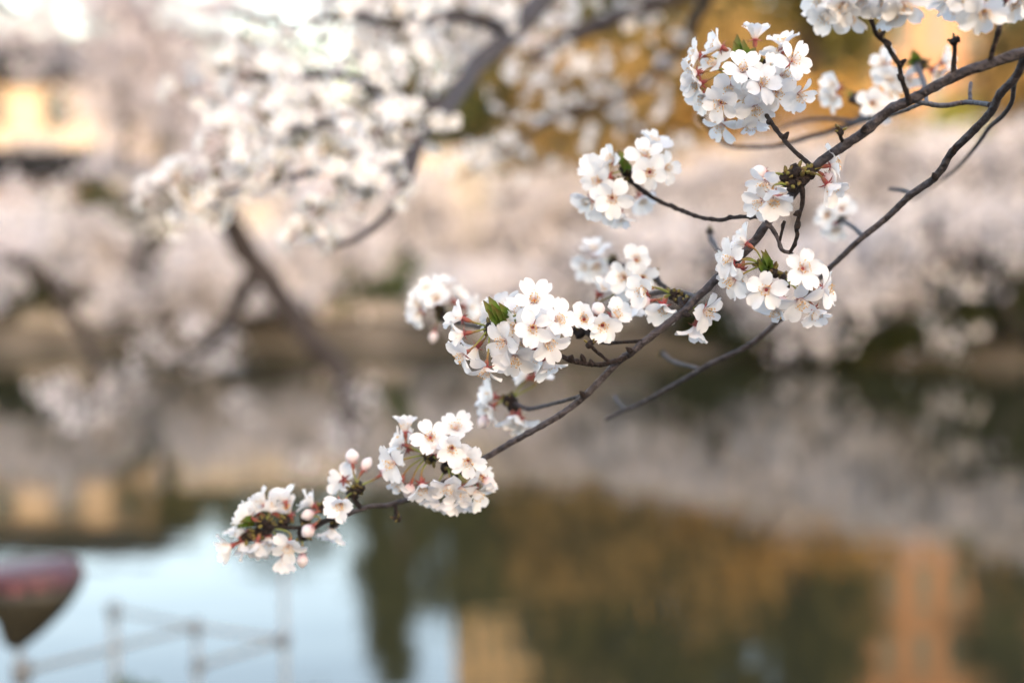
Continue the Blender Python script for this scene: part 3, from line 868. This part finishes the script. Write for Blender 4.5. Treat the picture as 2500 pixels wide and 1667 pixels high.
def pedicel(parent_inv, H, Q, n, blossom, seed):
    L = (H - Q).length
    out = (Q - H).normalized()
    c1 = H + (out * .8 + Vector((0, 0, .25))) * L * .33
    c2 = Q - n * L * .34
    pts = []
    for t in (0, .17, .34, .5, .67, .84, 1):
        pts.append(H * (1-t)**3 + c1 * 3*t*(1-t)**2 + c2 * 3*t*t*(1-t) + Q * t**3)
    mb = MB()
    tube(mb, [tuple(parent_inv @ p) for p in pts], [.00075, .0007, .0007, .0007, .00075, .0008, .0009], 6, n=12, seed=seed)
    link('pedicel', mb.mesh('pedicel', [M['pedicel']]), blossom)

cnt = 0
def bloom(crop, H, d, fx, fy, az, tilt, typ='o', dd=0.0, split=False, eye='r', size=1.0):
    global cnt
    cnt += 1
    rg = random.Random(1000 + cnt)
    az += rg.uniform(-5, 5); tilt += rg.uniform(-4, 4)
    x, y = cv(crop, fx, fy)
    P = at(x, y, d - .020 * math.cos(R(tilt)) + dd + rg.uniform(-.003, .003))
    n = facing(az, tilt)
    sc = size * rg.uniform(.88, 1.0)
    if eye == 'r' and rg.random() < .55: eye = 'y'
    Mx = Matrix.Translation(P) @ frame_from(n, rg.uniform(0, 6.28)) @ Matrix.Scale(sc, 4)
    loc = Matrix.Translation(-TB) @ Mx
    inv = Mx.inverted()
    if typ == 'b':
        o = link('bud', rg.choice(BUD), tree)
        o.matrix_local = loc
        link('sepals', CALYX, o).matrix_local = Matrix.Translation((0, 0, .0012)) @ Matrix.Diagonal((.75, .75, 1, 1))
        pedicel(inv, H, P - n * .0065 * sc, n, o, cnt)
        return o
    o = link('blossom', CALYX, tree)
    o.matrix_local = loc
    if split:
        rk = rg.uniform(0, 6.28)
        el = ELEV[typ] + rg.uniform(-.08, .08)
        for k in range(5):
            p = link('petal', rg.choice(PET), o)
            p.matrix_local = petal_matrix(k, el, 1.0, rg)
    else:
        link('corolla', rg.choice(COR['o' if typ == 'f' else typ]), o)
    link('stamens', rg.choice(STA[eye]), o)
    pedicel(inv, H, P - n * .0074 * sc, n, o, cnt)
    return o

def scales(H, seed, r=.0042, knot=True):
    """knot of bud scales where a flower cluster leaves the twig"""
    rg = random.Random(seed)
    mb = MB()
    for k in range(6):
        d = Vector((rg.gauss(0, 1), rg.gauss(0, 1), rg.gauss(0, 1) + .3)).normalized()
        q = H + d * r * rg.uniform(.7, 1.2)
        e = q + d * r * rg.uniform(.7, 1.3)
        tube(mb, [tuple(q - d * r * .5 - TB), tuple((q + e) / 2 - TB), tuple(e - TB)], [r * .34, r * .36, r * .10], 6, n=5, seed=k)
    link('bud_scales', mb.mesh('bud_scales', [M['scale']]), tree)
    if not knot: return
    mb = MB()
    for k in range(3):
        d = Vector((rg.gauss(0, 1), rg.gauss(0, 1), rg.gauss(0, 1))).normalized()
        a_ = H - d * r * 1.3 - TB; b_ = H + d * r * 1.3 - TB
        tube(mb, [tuple(a_), tuple((a_ + b_) / 2), tuple(b_)], [r * .55, r * .95, r * .5], 8, n=8, bump=.15, seed=k + seed)
    link('spur', mb.mesh('spur', [M['bark_dark']]), tree)

def leaf_bunch(crop, base, tips, d, width=.0032):
    B = at(*cv(crop, *base), d)
    for k, (tx, ty) in enumerate(tips):
        rg = random.Random(tx * 7 + ty)
        T = at(*cv(crop, tx, ty), d - .008 + rg.uniform(-.01, .01))
        ax = T - B
        side = ax.cross(_cr @ Vector((rg.uniform(-.5, .5), rg.uniform(-.5, .5), 1))).normalized()
        nn = side.cross(ax).normalized()
        V, A = [], []
        n_ = 7
        for i in range(n_ + 1):
            u = i / n_
            w = width * (math.sin(math.pi * min(.98, u * .9 + .08)) ** .8) * (1 + .18 * (i % 2))
            c = B + ax * u + nn * .004 * math.sin(u * 3)
            for v in (-1, 0, 1):
                V.append(c + side * w * v + nn * w * (.8 * abs(v)) - TB); A.append(u)
        mb = MB()
        mb.add(V, [(3*i + j, 3*i + 3 + j, 3*i + 4 + j, 3*i + 1 + j) for i in range(n_) for j in range(2)], 0, A)
        link('leaf', mb.mesh('leaf', [M['leaf']]), tree)

def cluster(crop, hubs, d, flowers, split=(), eye='r'):
    Hs = [at(*cv(crop, *h), d) for h in hubs]
    for i, H in enumerate(Hs): scales(H, int(hubs[i][0] + hubs[i][1]))
    for i, f in enumerate(flowers):
        fx, fy, az, tilt = f[:4]
        typ = f[4] if len(f) > 4 else 'o'
        dd = f[5] if len(f) > 5 else 0
        ey = f[6] if len(f) > 6 else eye
        H = min(Hs, key=lambda h: (h - at(*cv(crop, fx, fy), d)).length)
        bloom(crop, H, d, fx, fy, az, tilt, typ, dd, (split is True) or (i in split), ey)

# sharp middle cluster
cluster('R2', [(890, 520), (770, 575)], 1.058, [
 (1155,340,85,28,'o',-.012), (1142,565,275,14,'o',-.022,'y'), (1350,508,15,42,'o',-.004), (905,690,195,40,'o',-.006), (990,815,268,48,'o',0,'y'), (1258,690,325,42,'o',-.004),
 (1255,850,280,72,'h',.012), (535,490,160,92,'h'), (545,620,192,84,'h'), (545,800,215,62,'o',-.008,'y'), (735,915,262,68,'o',-.008,'y'), (790,480,165,98,'h',.012), (880,400,112,94,'h',.012),
 (660,735,225,100,'h',.014), (1050,450,120,35,'o',.014), (1060,700,250,45,'o',.014), (1000,560,200,32,'o',.004,'y'), (1150,780,280,60,'o',.016), (1240,560,40,40,'o',.012)],
 split=range(15))
leaf_bunch('R2', (900, 505), [(715,330), (760,300), (745,400), (810,400), (840,350), (780,360), (870,430)], 1.05)
# cluster where the curved twig ends
cluster('R3', [(1700, 345), (1625, 300), (1800, 430)], 1.045, [
 (1485,115,150,92,'h'), (1375,245,182,62,'o',-.004,'y'), (1385,310,200,84,'h'), (1385,410,210,66,'o',-.004,'y'), (1445,330,250,80,'h',.012), (1945,325,65,14,'o',-.020),
 (1650,495,205,18,'o',-.012), (1925,575,282,45,'o',-.008,'y'), (2035,655,290,62,'h',.006), (2110,490,0,64,'o',-.004,'y'), (1778,540,255,90,'b'), (1730,640,260,70,'o',.012)],
 split=(0,1,2,3,4,5,6,7,8,9))
leaf_bunch('R3', (1665, 320), [(1600,170), (1640,160), (1585,230), (1620,200), (1675,220), (1610,260)], 1.04, .0026)
# upper right sharp cluster
cluster('R4', [(1770, 425), (1935, 400), (1790, 500)], 1.03, [
 (1605,470,232,64,'o',-.004,'y'), (1660,590,262,50,'h',-.010,'y'), (1570,620,222,60,'o',.008,'y'), (2110,340,8,74,'o',0,'y'), (2090,490,302,62,'c',0,'y'), (2060,418,330,90,'b'), (1610,400,175,95,'b',.004)], split=(0,1,2,3,4))
for q in ((1842, 390), (1880, 440)): scales(at(*cv('R4', *q), 1.03), q[0] * 3 + q[1], .0046)
# big round cluster at the top
cluster('R5', [(900, 600), (820, 640), (1100, 600)], 1.105, [
 (400,490,172,84,'h',0), (375,680,192,72,'h'), (650,400,158,84,'h'), (1030,310,92,86,'c'), (1435,555,25,22,'o',-.012), (1340,400,95,68,'h',.01), (1290,520,112,78,'h',.008),
 (890,665,100,24,'o',-.026), (1095,815,55,20,'o',-.030,'y'), (1255,890,302,40,'o',-.022,'y'), (1030,1065,270,45,'o',-.022,'y'), (655,1020,222,36,'o',-.016), (420,800,212,68,'h'), (580,600,140,60,'o',.012),
 (1510,920,300,55,'o',-.004), (980,1230,270,72,'o',.0), (660,1260,240,70,'o',.008), (760,850,240,40,'o',-.008), (930,960,262,45,'o',-.004), (1330,720,20,40,'o',.0),
 (480,950,222,60,'h',.012), (1180,680,60,35,'o',.006)],
 split=(0,1,2,3,4,5,7,8,9,10,11,12,14,15))
leaf_bunch('R5', (890, 590), [(790,320), (830,250), (860,330), (900,310), (1040,400), (1000,430), (850,420)], 1.09, .0034)
# softer cluster left of it
cluster('R4', [(540, 440), (480, 380), (590, 380), (460, 500)], 1.185, [
 (390,300,158,58,'h'), (640,280,110,25,'o',-.01,'y'), (700,190,85,55,'h',.012), (672,392,265,18,'o',-.022,'y'), (785,365,5,42,'o'), (272,465,182,32,'o',-.006,'y'), (375,595,262,20,'o',-.018),
 (240,390,150,50,'h',.006), (200,610,205,65,'h',.006), (330,670,262,55,'h'), (430,720,290,72,'h'), (600,590,290,62,'h',.10), (340,430,170,60,'h',.004)], eye='y')
leaf_bunch('R4', (480, 370), [(430,220), (450,250), (470,280)], 1.18, .0036)
# top edge clusters
cluster('R6', [(735, 20), (720, -20)], .955, [
 (560,145,265,60,'o'), (970,100,275,64,'o'), (1100,40,282,50,'o',-.004), (350,130,230,66,'h'), (500,30,250,55,'h',-.008), (290,20,200,60,'h'), (660,-40,262,55,'h',-.01), (880,-30,285,60,'h'), (400,-50,160,50,'o'), (1000,-50,40,50,'o')], eye='y')
cluster('R6', [(2060, 20)], .95, [
 (1660,60,248,64,'o'), (1900,105,265,40,'o',-.014), (1560,-40,180,60,'h'), (2170,-10,300,60,'h'), (2260,-30,340,60,'h'), (1780,-40,220,50,'h',-.01)], eye='y')
cluster('R6', [(600, 990), (660, 1000)], 1.345, [(430,880,172,72,'h'), (420,970,200,70,'h'), (780,1035,265,18,'o',-.01,'y'), (920,975,20,44,'o'), (840,1120,272,58,'o')], eye='y')
cluster('R6', [(1220, 640), (1290, 650)], 1.345, [(920,640,175,60,'o'), (970,770,232,50,'o'), (1490,630,30,60,'h'), (1400,720,320,60,'h'), (1140,780,262,60,'o')], eye='y')
leaf_bunch('R6', (1220, 620), [(1185,490), (1205,500), (1110,640)], 1.34, .003)
cluster('R7', [(400, 1140)], 1.37, [(315,1112,180,25,'c'), (400,1080,90,15,'c'), (360,1175,268,55,'h')], eye='y')
# middle of the stem
cluster('R3', [(890, 540), (945, 560)], 1.115, [(805,620,262,48,'h',0,'y'), (655,495,205,35,'c',0), (575,600,262,98,'h',.03), (700,585,190,85,'b')], eye='y')
cluster('R3', [(1010, 600)], 1.09, [(1140,660,332,46,'o',0,'y'), (1070,790,262,86,'h')], eye='y', split=(0, 1))
cluster('R3', [(720, 370)], 1.215, [(580,258,120,15,'c'), (490,392,182,30,'h'), (636,395,262,10,'c',-.01), (530,470,230,40,'h',.01), (285,520,65,62,'c')], eye='y')
cluster('R3', [(390, 260)], 1.37, [(240,190,100,58,'h'), (190,300,192,55,'h'), (270,280,240,40,'h')], eye='y')
cluster('R3', [(110, 840), (170, 820)], 1.12, [(155,740,120,14,'c',-.01), (305,785,265,14,'h',-.012), (390,715,42,40,'h'), (262,685,80,40,'b')], eye='y')
# out-of-focus cluster behind the sharp one
cluster('R2', [(360, 470), (330, 400)], 1.36, [(235,250,130,50,'o'), (350,230,85,65,'c'), (180,350,192,50,'h'), (175,440,210,66,'c'), (470,330,50,66,'c'), (560,380,5,60,'h'), (310,340,100,32,'h'), (290,600,262,88,'b')], eye='y')
# small cluster on the bent twig
cluster('R2', [(960, 1190), (980, 1270), (920, 1200)], 1.225, [(800,1170,168,70,'h'), (790,1260,222,70,'h'), (745,1340,232,85,'b'), (1100,1000,150,88,'h'), (1170,985,30,80,'c'), (960,1340,262,82,'h'), (1040,1370,280,78,'h'), (1010,1330,250,70,'c',-.01)], eye='y')
# cluster above the end of the stem
cluster('R1', [(1690, 410), (1835, 500), (1720, 420)], 1.138, [
 (1515,230,95,88,'c'), (1500,320,152,86,'h'), (1430,462,192,44,'o',-.004,'y'), (1705,275,80,14,'o',-.008,'y'), (1900,210,95,44,'o',0), (1870,350,262,9,'h',-.012,'y'), (1990,442,280,12,'o',-.016,'y'),
 (1740,385,100,40,'b',-.01), (1640,620,280,58,'h',-.004,'y'), (1560,620,250,90,'b'), (1480,600,240,64,'o',.010), (1840,630,265,48,'o',-.004,'y'), (1930,650,300,50,'o',0,'y'), (2110,580,318,90,'b'),
 (1850,715,268,76,'c',.004), (1740,700,255,74,'c',.006), (1950,705,278,74,'c',.008), (2040,680,305,68,'h',.006), (1530,350,165,70,'o',.014), (2060,600,20,60,'h',.012)],
 split=(0,1,2,3,4,5,6,8,11,12,14,15,16))
# beyond it, towards the tip
cluster('R1', [(1160, 645), (1120, 690)], 1.165, [(1052,590,150,138,'o'), (1030,770,232,22,'c',-.01,'y'), (1118,470,98,88,'b'), (1195,520,60,92,'b'), (1335,552,28,88,'b')], split=(0, 1), eye='y')
cluster('R1', [(760, 870), (600, 905), (450, 920), (900, 800)], 1.182, [
 (345,880,158,84,'c'), (450,780,128,92,'c'), (610,755,108,92,'c'), (820,785,140,86,'c'), (400,840,150,64,'h',.010), (640,850,110,70,'c',.012), (820,940,222,88,'b',-.012),
 (520,830,130,80,'c',.008), (830,840,200,80,'b')])
cluster('R1', [(320, 1020), (400, 990), (480, 960)], 1.185, [
 (205,1085,200,78,'h'), (280,1060,290,78,'c'), (400,1060,262,78,'c'), (480,1020,275,74,'h',.008), (640,1080,265,34,'o',-.012), (600,1170,262,86,'c',.004), (300,1000,150,70,'c',.01)])
cluster('R1', [(740, 1010), (985, 910)], 1.18, [(738,1150,268,92,'b'), (965,950,262,84,'h',.006)])
leaf_bunch('R1', (370, 930), [(200,935), (230,950), (260,915)], 1.18, .0034)
for q, dd in (((1440, 840), 1.067), ((1733, 566), 1.31), ((1616, 860), 1.34), ((970, 1264), 1.157), ((2331, 100), .955), ((2050, 320), 1.0), ((1716, 288), 1.48)):
    scales(at(q[0], q[1], dd), q[0], .0027)
# small buds and scars along the dark twigs
for k, (x, y, d) in enumerate([(2196,160,.963),(2170,112,.958),(2146,92,.955),(2204,196,.968),(1952,520,1.033),(1945,556,1.036),(1913,338,1.05),(1880,298,1.06),(1450,893,1.07),(1425,880,1.07),(1392,876,1.066),(2436,84,.944),(2327,372,1.055),(2284,436,1.075),(1541,858,1.08),(1669,766,1.075),(1425,966,1.09),(2107,322,.995),(1790,640,1.06)]):
    rg = random.Random(k)
    P = at(x, y, d)
    dr = (_cr @ Vector((rg.uniform(-1, 1), rg.uniform(-.3, 1), rg.uniform(0, .8)))).normalized()
    mb = MB()
    tube(mb, [tuple(P - TB), tuple(P + dr * .0025 - TB), tuple(P + dr * .006 - TB)], [.0024, .0022, .0007], 7, n=5, bump=.1, seed=k)
    link('twig_bud', mb.mesh('twig_bud', [M['bark_dark']]), tree)

# ------------------------------------------------------------------ blurred blossom limb above, at left
def upper_limb():
    base = Vector((2.7, 3.4, .35))
    o = empty('cherry_tree', base, 'out-of-focus cherry limb reaching in from above, crowded with blurred white blossoms', 'tree')
    mb = MB()
    rel = lambda lst: [tuple(at(x, y, d) - base) for x, y, d in lst]
    tube(mb, [(0, 0, -.1), (.02, 0, 1.2), (-.1, 0, 2.2), (-.25, 0, 3.2)], [.13, .11, .09, .06], 14, n=40, bump=.06, seed=31)
    L0 = [(-.1, 0, 2.2), (-.9, -.1, 2.75)] + rel([(1560, -220, 2.9), (1375, -60, 2.7), (1250, 80, 2.5), (1160, 175, 2.35), (1095, 262, 2.2), (1040, 318, 2.12), (1012, 375, 2.05), (985, 455, 2.0), (962, 500, 1.98), (900, 565, 1.95), (815, 602, 1.93)])
    tube(mb, L0, [.08, .045, .026, .021, .018, .0155, .0135, .011, .009, .007, .006, .005, .0038], 10, n=130, bump=.06, knob=.12, knob_step=.05, seed=32)
    link('trunk', mb.mesh('trunk', [M['bark']]), o)
    B = [
     ([(1012,375,2.05),(960,400,2.0),(900,405,1.95),(820,395,1.95),(740,425,1.95),(640,450,1.98),(540,470,2.0),(470,480,2.02)], [.008,.007,.006,.0055,.005,.004,.0035,.003]),
     ([(1095,262,2.2),(980,240,2.15),(880,200,2.15),(760,180,2.2),(640,190,2.25),(540,170,2.3)], [.011,.009,.008,.007,.006,.004]),
     ([(1250,80,2.5),(1120,40,2.4),(980,60,2.35),(850,40,2.4),(700,60,2.5),(560,30,2.6)], [.014,.011,.009,.008,.006,.004]),
     ([(980,240,2.15),(900,300,2.1),(800,300,2.1),(700,320,2.1),(600,300,2.15)], [.008,.007,.006,.005,.004]),
     ([(1729,-30,3.2),(1560,20,3.1),(1400,90,3.05),(1290,150,3.0)], [.022,.018,.015,.01]),
     ([(1740,-30,3.2),(1660,110,3.4),(1570,210,3.45),(1450,260,3.45),(1330,300,3.4),(1220,370,3.35),(1120,430,3.3)], [.016,.013,.012,.01,.008,.006,.004]),
    ]
    for k, (p, r) in enumerate(B):
        m_ = MB(); tube(m_, rel(p), r, 8, n=50, bump=.06, knob=.15, knob_step=.04, seed=50 + k)
        link('side_branch', m_.mesh('side_branch', [M['bark']]), o)
    m_ = MB(); tube(m_, rel([(1375, -60, 2.7), (1550, -90, 2.95), (1729, -30, 3.2)]), [.024, .023, .022], 8, n=20, bump=.05, seed=61)
    link('side_branch', m_.mesh('side_branch', [M['bark']]), o)
    cl = [  # x, y, depth, flowers, radius (m)
     (440,490,2.02,16,.052), (480,460,2.0,8,.035), (760,560,1.93,10,.036), (780,530,1.93,6,.03), (900,470,1.95,10,.036), (930,440,1.97,8,.03), (820,440,1.95,6,.035), (950,350,2.05,16,.045), (1000,300,2.12,12,.04),
     (900,330,2.05,10,.04), (830,380,1.95,10,.04), (600,330,2.12,14,.05), (560,370,2.05,8,.04), (720,350,2.1,12,.045), (680,420,1.98,6,.03), (900,180,2.15,14,.05), (800,100,2.35,12,.06), (1020,150,2.25,10,.045), (1100,90,2.45,10,.05), (1180,40,2.45,10,.05),
     (700,250,2.2,10,.05), (640,180,2.25,10,.05), (780,230,2.15,10,.05), (980,60,2.35,12,.06), (860,20,2.4,10,.06), (700,60,2.5,10,.06), (1000,200,2.2,8,.045), (560,190,2.3,9,.05), (880,260,2.12,8,.04), (660,300,2.1,8,.04), (1130,20,2.45,8,.05), (610,420,2.0,6,.035), (520,420,2.04,6,.035), (950,20,2.4,9,.06), (1220,0,2.5,8,.05),
     (1250,230,3.3,8,.06), (1330,260,3.4,9,.07), (1420,230,3.4,9,.07), (1500,190,3.4,8,.06), (1360,350,3.5,9,.07), (1200,330,3.3,8,.06), (1470,310,3.5,9,.07), (1580,250,3.5,8,.07), (1650,190,3.5,8,.06), (1130,420,3.3,7,.06), (1240,420,3.4,7,.06), (1700,330,3.5,7,.06), (1330,80,3.05,9,.06), (1450,30,3.1,10,.07), (1300,170,3.0,8,.06), (1520,90,3.1,8,.06), (1650,20,3.15,9,.07), (1400,150,3.05,6,.05), (1560,-10,3.15,8,.06), (590,80,2.55,8,.06), (480,250,2.3,6,.05), (1070,330,2.2,6,.04)]
    rg = random.Random(5)
    fl = []
    for x, y, d, n_, rr in cl:
        c = at(x, y, d) - base
        for _ in range(n_):
            v = Vector((rg.gauss(0, 1), rg.gauss(0, 1), rg.gauss(0, 1))).normalized()
            fl.append((d, c + Vector((v.x * 1.2, v.y, v.z)) * rr * rg.uniform(.7, 1.1), v + Vector((0, -.25, -.1))))
        m_ = MB()
        for k in range(4):
            v = Vector((rg.gauss(0, 1), rg.gauss(0, 1), rg.gauss(0, 1))).normalized() * rr * .9
            tube(m_, [tuple(c), tuple(c + v * .5), tuple(c + v)], [.004, .0016, .001], 5, n=5, seed=k)
        link('spur', m_.mesh('spur', [M['scale']]), o)
    fl.sort(key=lambda t: t[0])
    rest = MB()
    for i, (d, p, v) in enumerate(fl):
        me = rg.choice(LOWF)
        Mx = Matrix.Translation(p) @ frame_from(v, rg.uniform(0, 6))
        if i < 300:
            link('blossom', me, o).matrix_local = Mx
        else:
            rest.add([Mx @ q.co for q in me.vertices], [tuple(q.vertices) for q in me.polygons], 0, [a.value for a in me.attributes['along'].data])
    if rest.v:
        tag(link('more_blossoms', rest.mesh('more_blossoms', [M['petal_soft']]), o), kind='stuff')
upper_limb()

# ------------------------------------------------------------------ waterside things at lower left
LD = 3.6
P1 = at(54, 1640, LD)
o = empty('lantern', (P1.x, P1.y, .28), 'dark maroon tapered lantern with pink marks on a thin steel post', 'lantern')
bx, by, bz = o.location
lm = lambda x, y, d: at(x, y, d) - o.location
b = MB(); tube(b, [(0, 0, -.1), (0, 0, .6), tuple(lm(46, 1572, LD))], [.008, .008, .008], 8, n=6)
link('post', b.mesh('post', [M['steel']]), o)
b = MB(); q = lm(54, 1638, LD); tube(b, [(q.x, q.y, q.z - .03), tuple(q), (q.x, q.y, q.z + .03)], [.022, .027, .022], 10, n=6)
link('clamp', b.mesh('clamp', [M['clamp']]), o)
def loft(mb, rings, mi=0):
    k = len(rings[0]); V = [p for r in rings for p in r]
    F = [(i*k + j, i*k + (j+1) % k, (i+1)*k + (j+1) % k, (i+1)*k + j) for i in range(len(rings) - 1) for j in range(k)]
    F += [tuple(range(k))[::-1], tuple((len(rings)-1)*k + j for j in range(k))]
    mb.add(V, F, mi)
def sec(xl, xr, yl, yr, dep):
    """slanted section between two picture positions, dep metres thick, rounded"""
    a, c = lm(xl, yl, LD), lm(xr, yr, LD)
    m_, h = (a + c) / 2, (c - a) / 2
    out_ = []
    for k in range(16):
        t = 2 * math.pi * k / 16
        cx = math.copysign(abs(math.cos(t)) ** .6, math.cos(t)); sy = math.copysign(abs(math.sin(t)) ** .6, math.sin(t))
        out_.append(tuple(m_ + h * cx + Vector((0, dep, 0)) * sy))
    return out_
b = MB(); loft(b, [sec(-66, 200, 1432, 1418, .094), sec(-80, 196, 1412, 1402, .097), sec(-84, 184, 1394, 1374, .094), sec(-60, 166, 1388, 1366, .075)][::-1])
link('hood', b.mesh('hood', [M['maroon']]), o)
b = MB(); loft(b, [sec(-65, 199, 1433, 1419, .092), sec(-44, 186, 1455, 1452, .090), sec(-22, 164, 1482, 1484, .082), sec(2, 138, 1512, 1512, .068), sec(8, 108, 1545, 1541, .050), sec(14, 82, 1566, 1562, .036), sec(26, 62, 1580, 1578, .018)][::-1])
link('body', b.mesh('body', [M['olive_paint']]), o)
for (x, y, w) in ((35, 1440, 17), (92, 1432, 12)):  # flat pink ovals on the lantern front
    c = lm(x, y, LD - .098)
    b = MB()
    ring = [tuple(c + Vector((math.cos(t) * w * LD / 3472, .004 * abs(math.cos(t)), math.sin(t) * w * .8 * LD / 3472))) for t in np.linspace(0, 2 * math.pi, 17)[:16]]
    b.add(ring + [tuple(Vector(p) + Vector((0, .012, 0))) for p in ring], [tuple(range(16))[::-1]] + [(k, (k+1) % 16, 16 + (k+1) % 16, 16 + k) for k in range(16)])
    link('mark', b.mesh('mark', [M['decal']], False), o)

knots = {'A': (277, 1487, 6.4), 'B': (478, 1528, 4.9), 'B2': (483, 1624, 4.9), 'C': (692, 1560, 4.6), 'D': (54, 1638, LD)}
o = empty('rail_fence', at(483, 1700, 4.9), 'thin grey post-and-rail fence standing in the pond beside the maroon lantern', 'fence')
o.location.z = -.2
for key, top, rr in (('A', 1468, .020), ('B', 1515, .011), ('C', 1330, .010)):
    x, y, d = knots[key]
    p = at(x, top, d) - o.location
    b = MB(); tube(b, [(p.x, p.y, -.6), tuple(p)], [rr, rr], 8, n=4)
    link('post', b.mesh('post', [M['steel']]), o)
for key in ('A', 'B', 'B2', 'C'):
    x, y, d = knots[key]
    p = at(x, y, d) - o.location
    s_ = .034 if key == 'A' else .024
    b = MB(); tube(b, [(p.x, p.y, p.z - s_), tuple(p), (p.x, p.y, p.z + s_)], [s_ * .75, s_, s_ * .75], 10, n=6)
    link('clamp', b.mesh('clamp', [M['clamp']]), o)
for a, c, sag, rr in (('A', 'B', 0, .009), ('B', 'C', 0, .008), ('D', 'B', 0, .009), ('B2', 'C', 0, .009)):
    p, q = at(*knots[a]) - o.location, at(*knots[c]) - o.location
    m_ = (p + q) / 2 - Vector((0, 0, sag))
    b = MB(); tube(b, [tuple(p), tuple(m_), tuple(q)], [rr, rr, rr], 7, n=16)
    link('rail', b.mesh('rail', [M['rope']]), o)

p = at(330, 1648, LD)
o = empty('sapling', (p.x, p.y, .25), 'small leafy green sapling between the lantern and the thin rail posts', 'plant')
b = MB(); tube(b, [(0, 0, -.05), (.01, .0, .5), tuple(p - o.location)], [.006, .004, .002], 6, n=12)
link('trunk', b.mesh('trunk', [M['bark']]), o)
cs = [tuple(p - o.location + Vector((rnd.gauss(0, .025), rnd.gauss(0, .025), -.03 - abs(rnd.gauss(0, .03))))) for _ in range(9)] + [(rnd.gauss(0, .03), rnd.gauss(0, .03), z) for z in np.linspace(.5, (p - o.location).z - .05, 10)]
me = leaf_cloud(cs, 9, .018, .02, 5)
me.materials.append(M['shrub'])
link('crown', me, o)
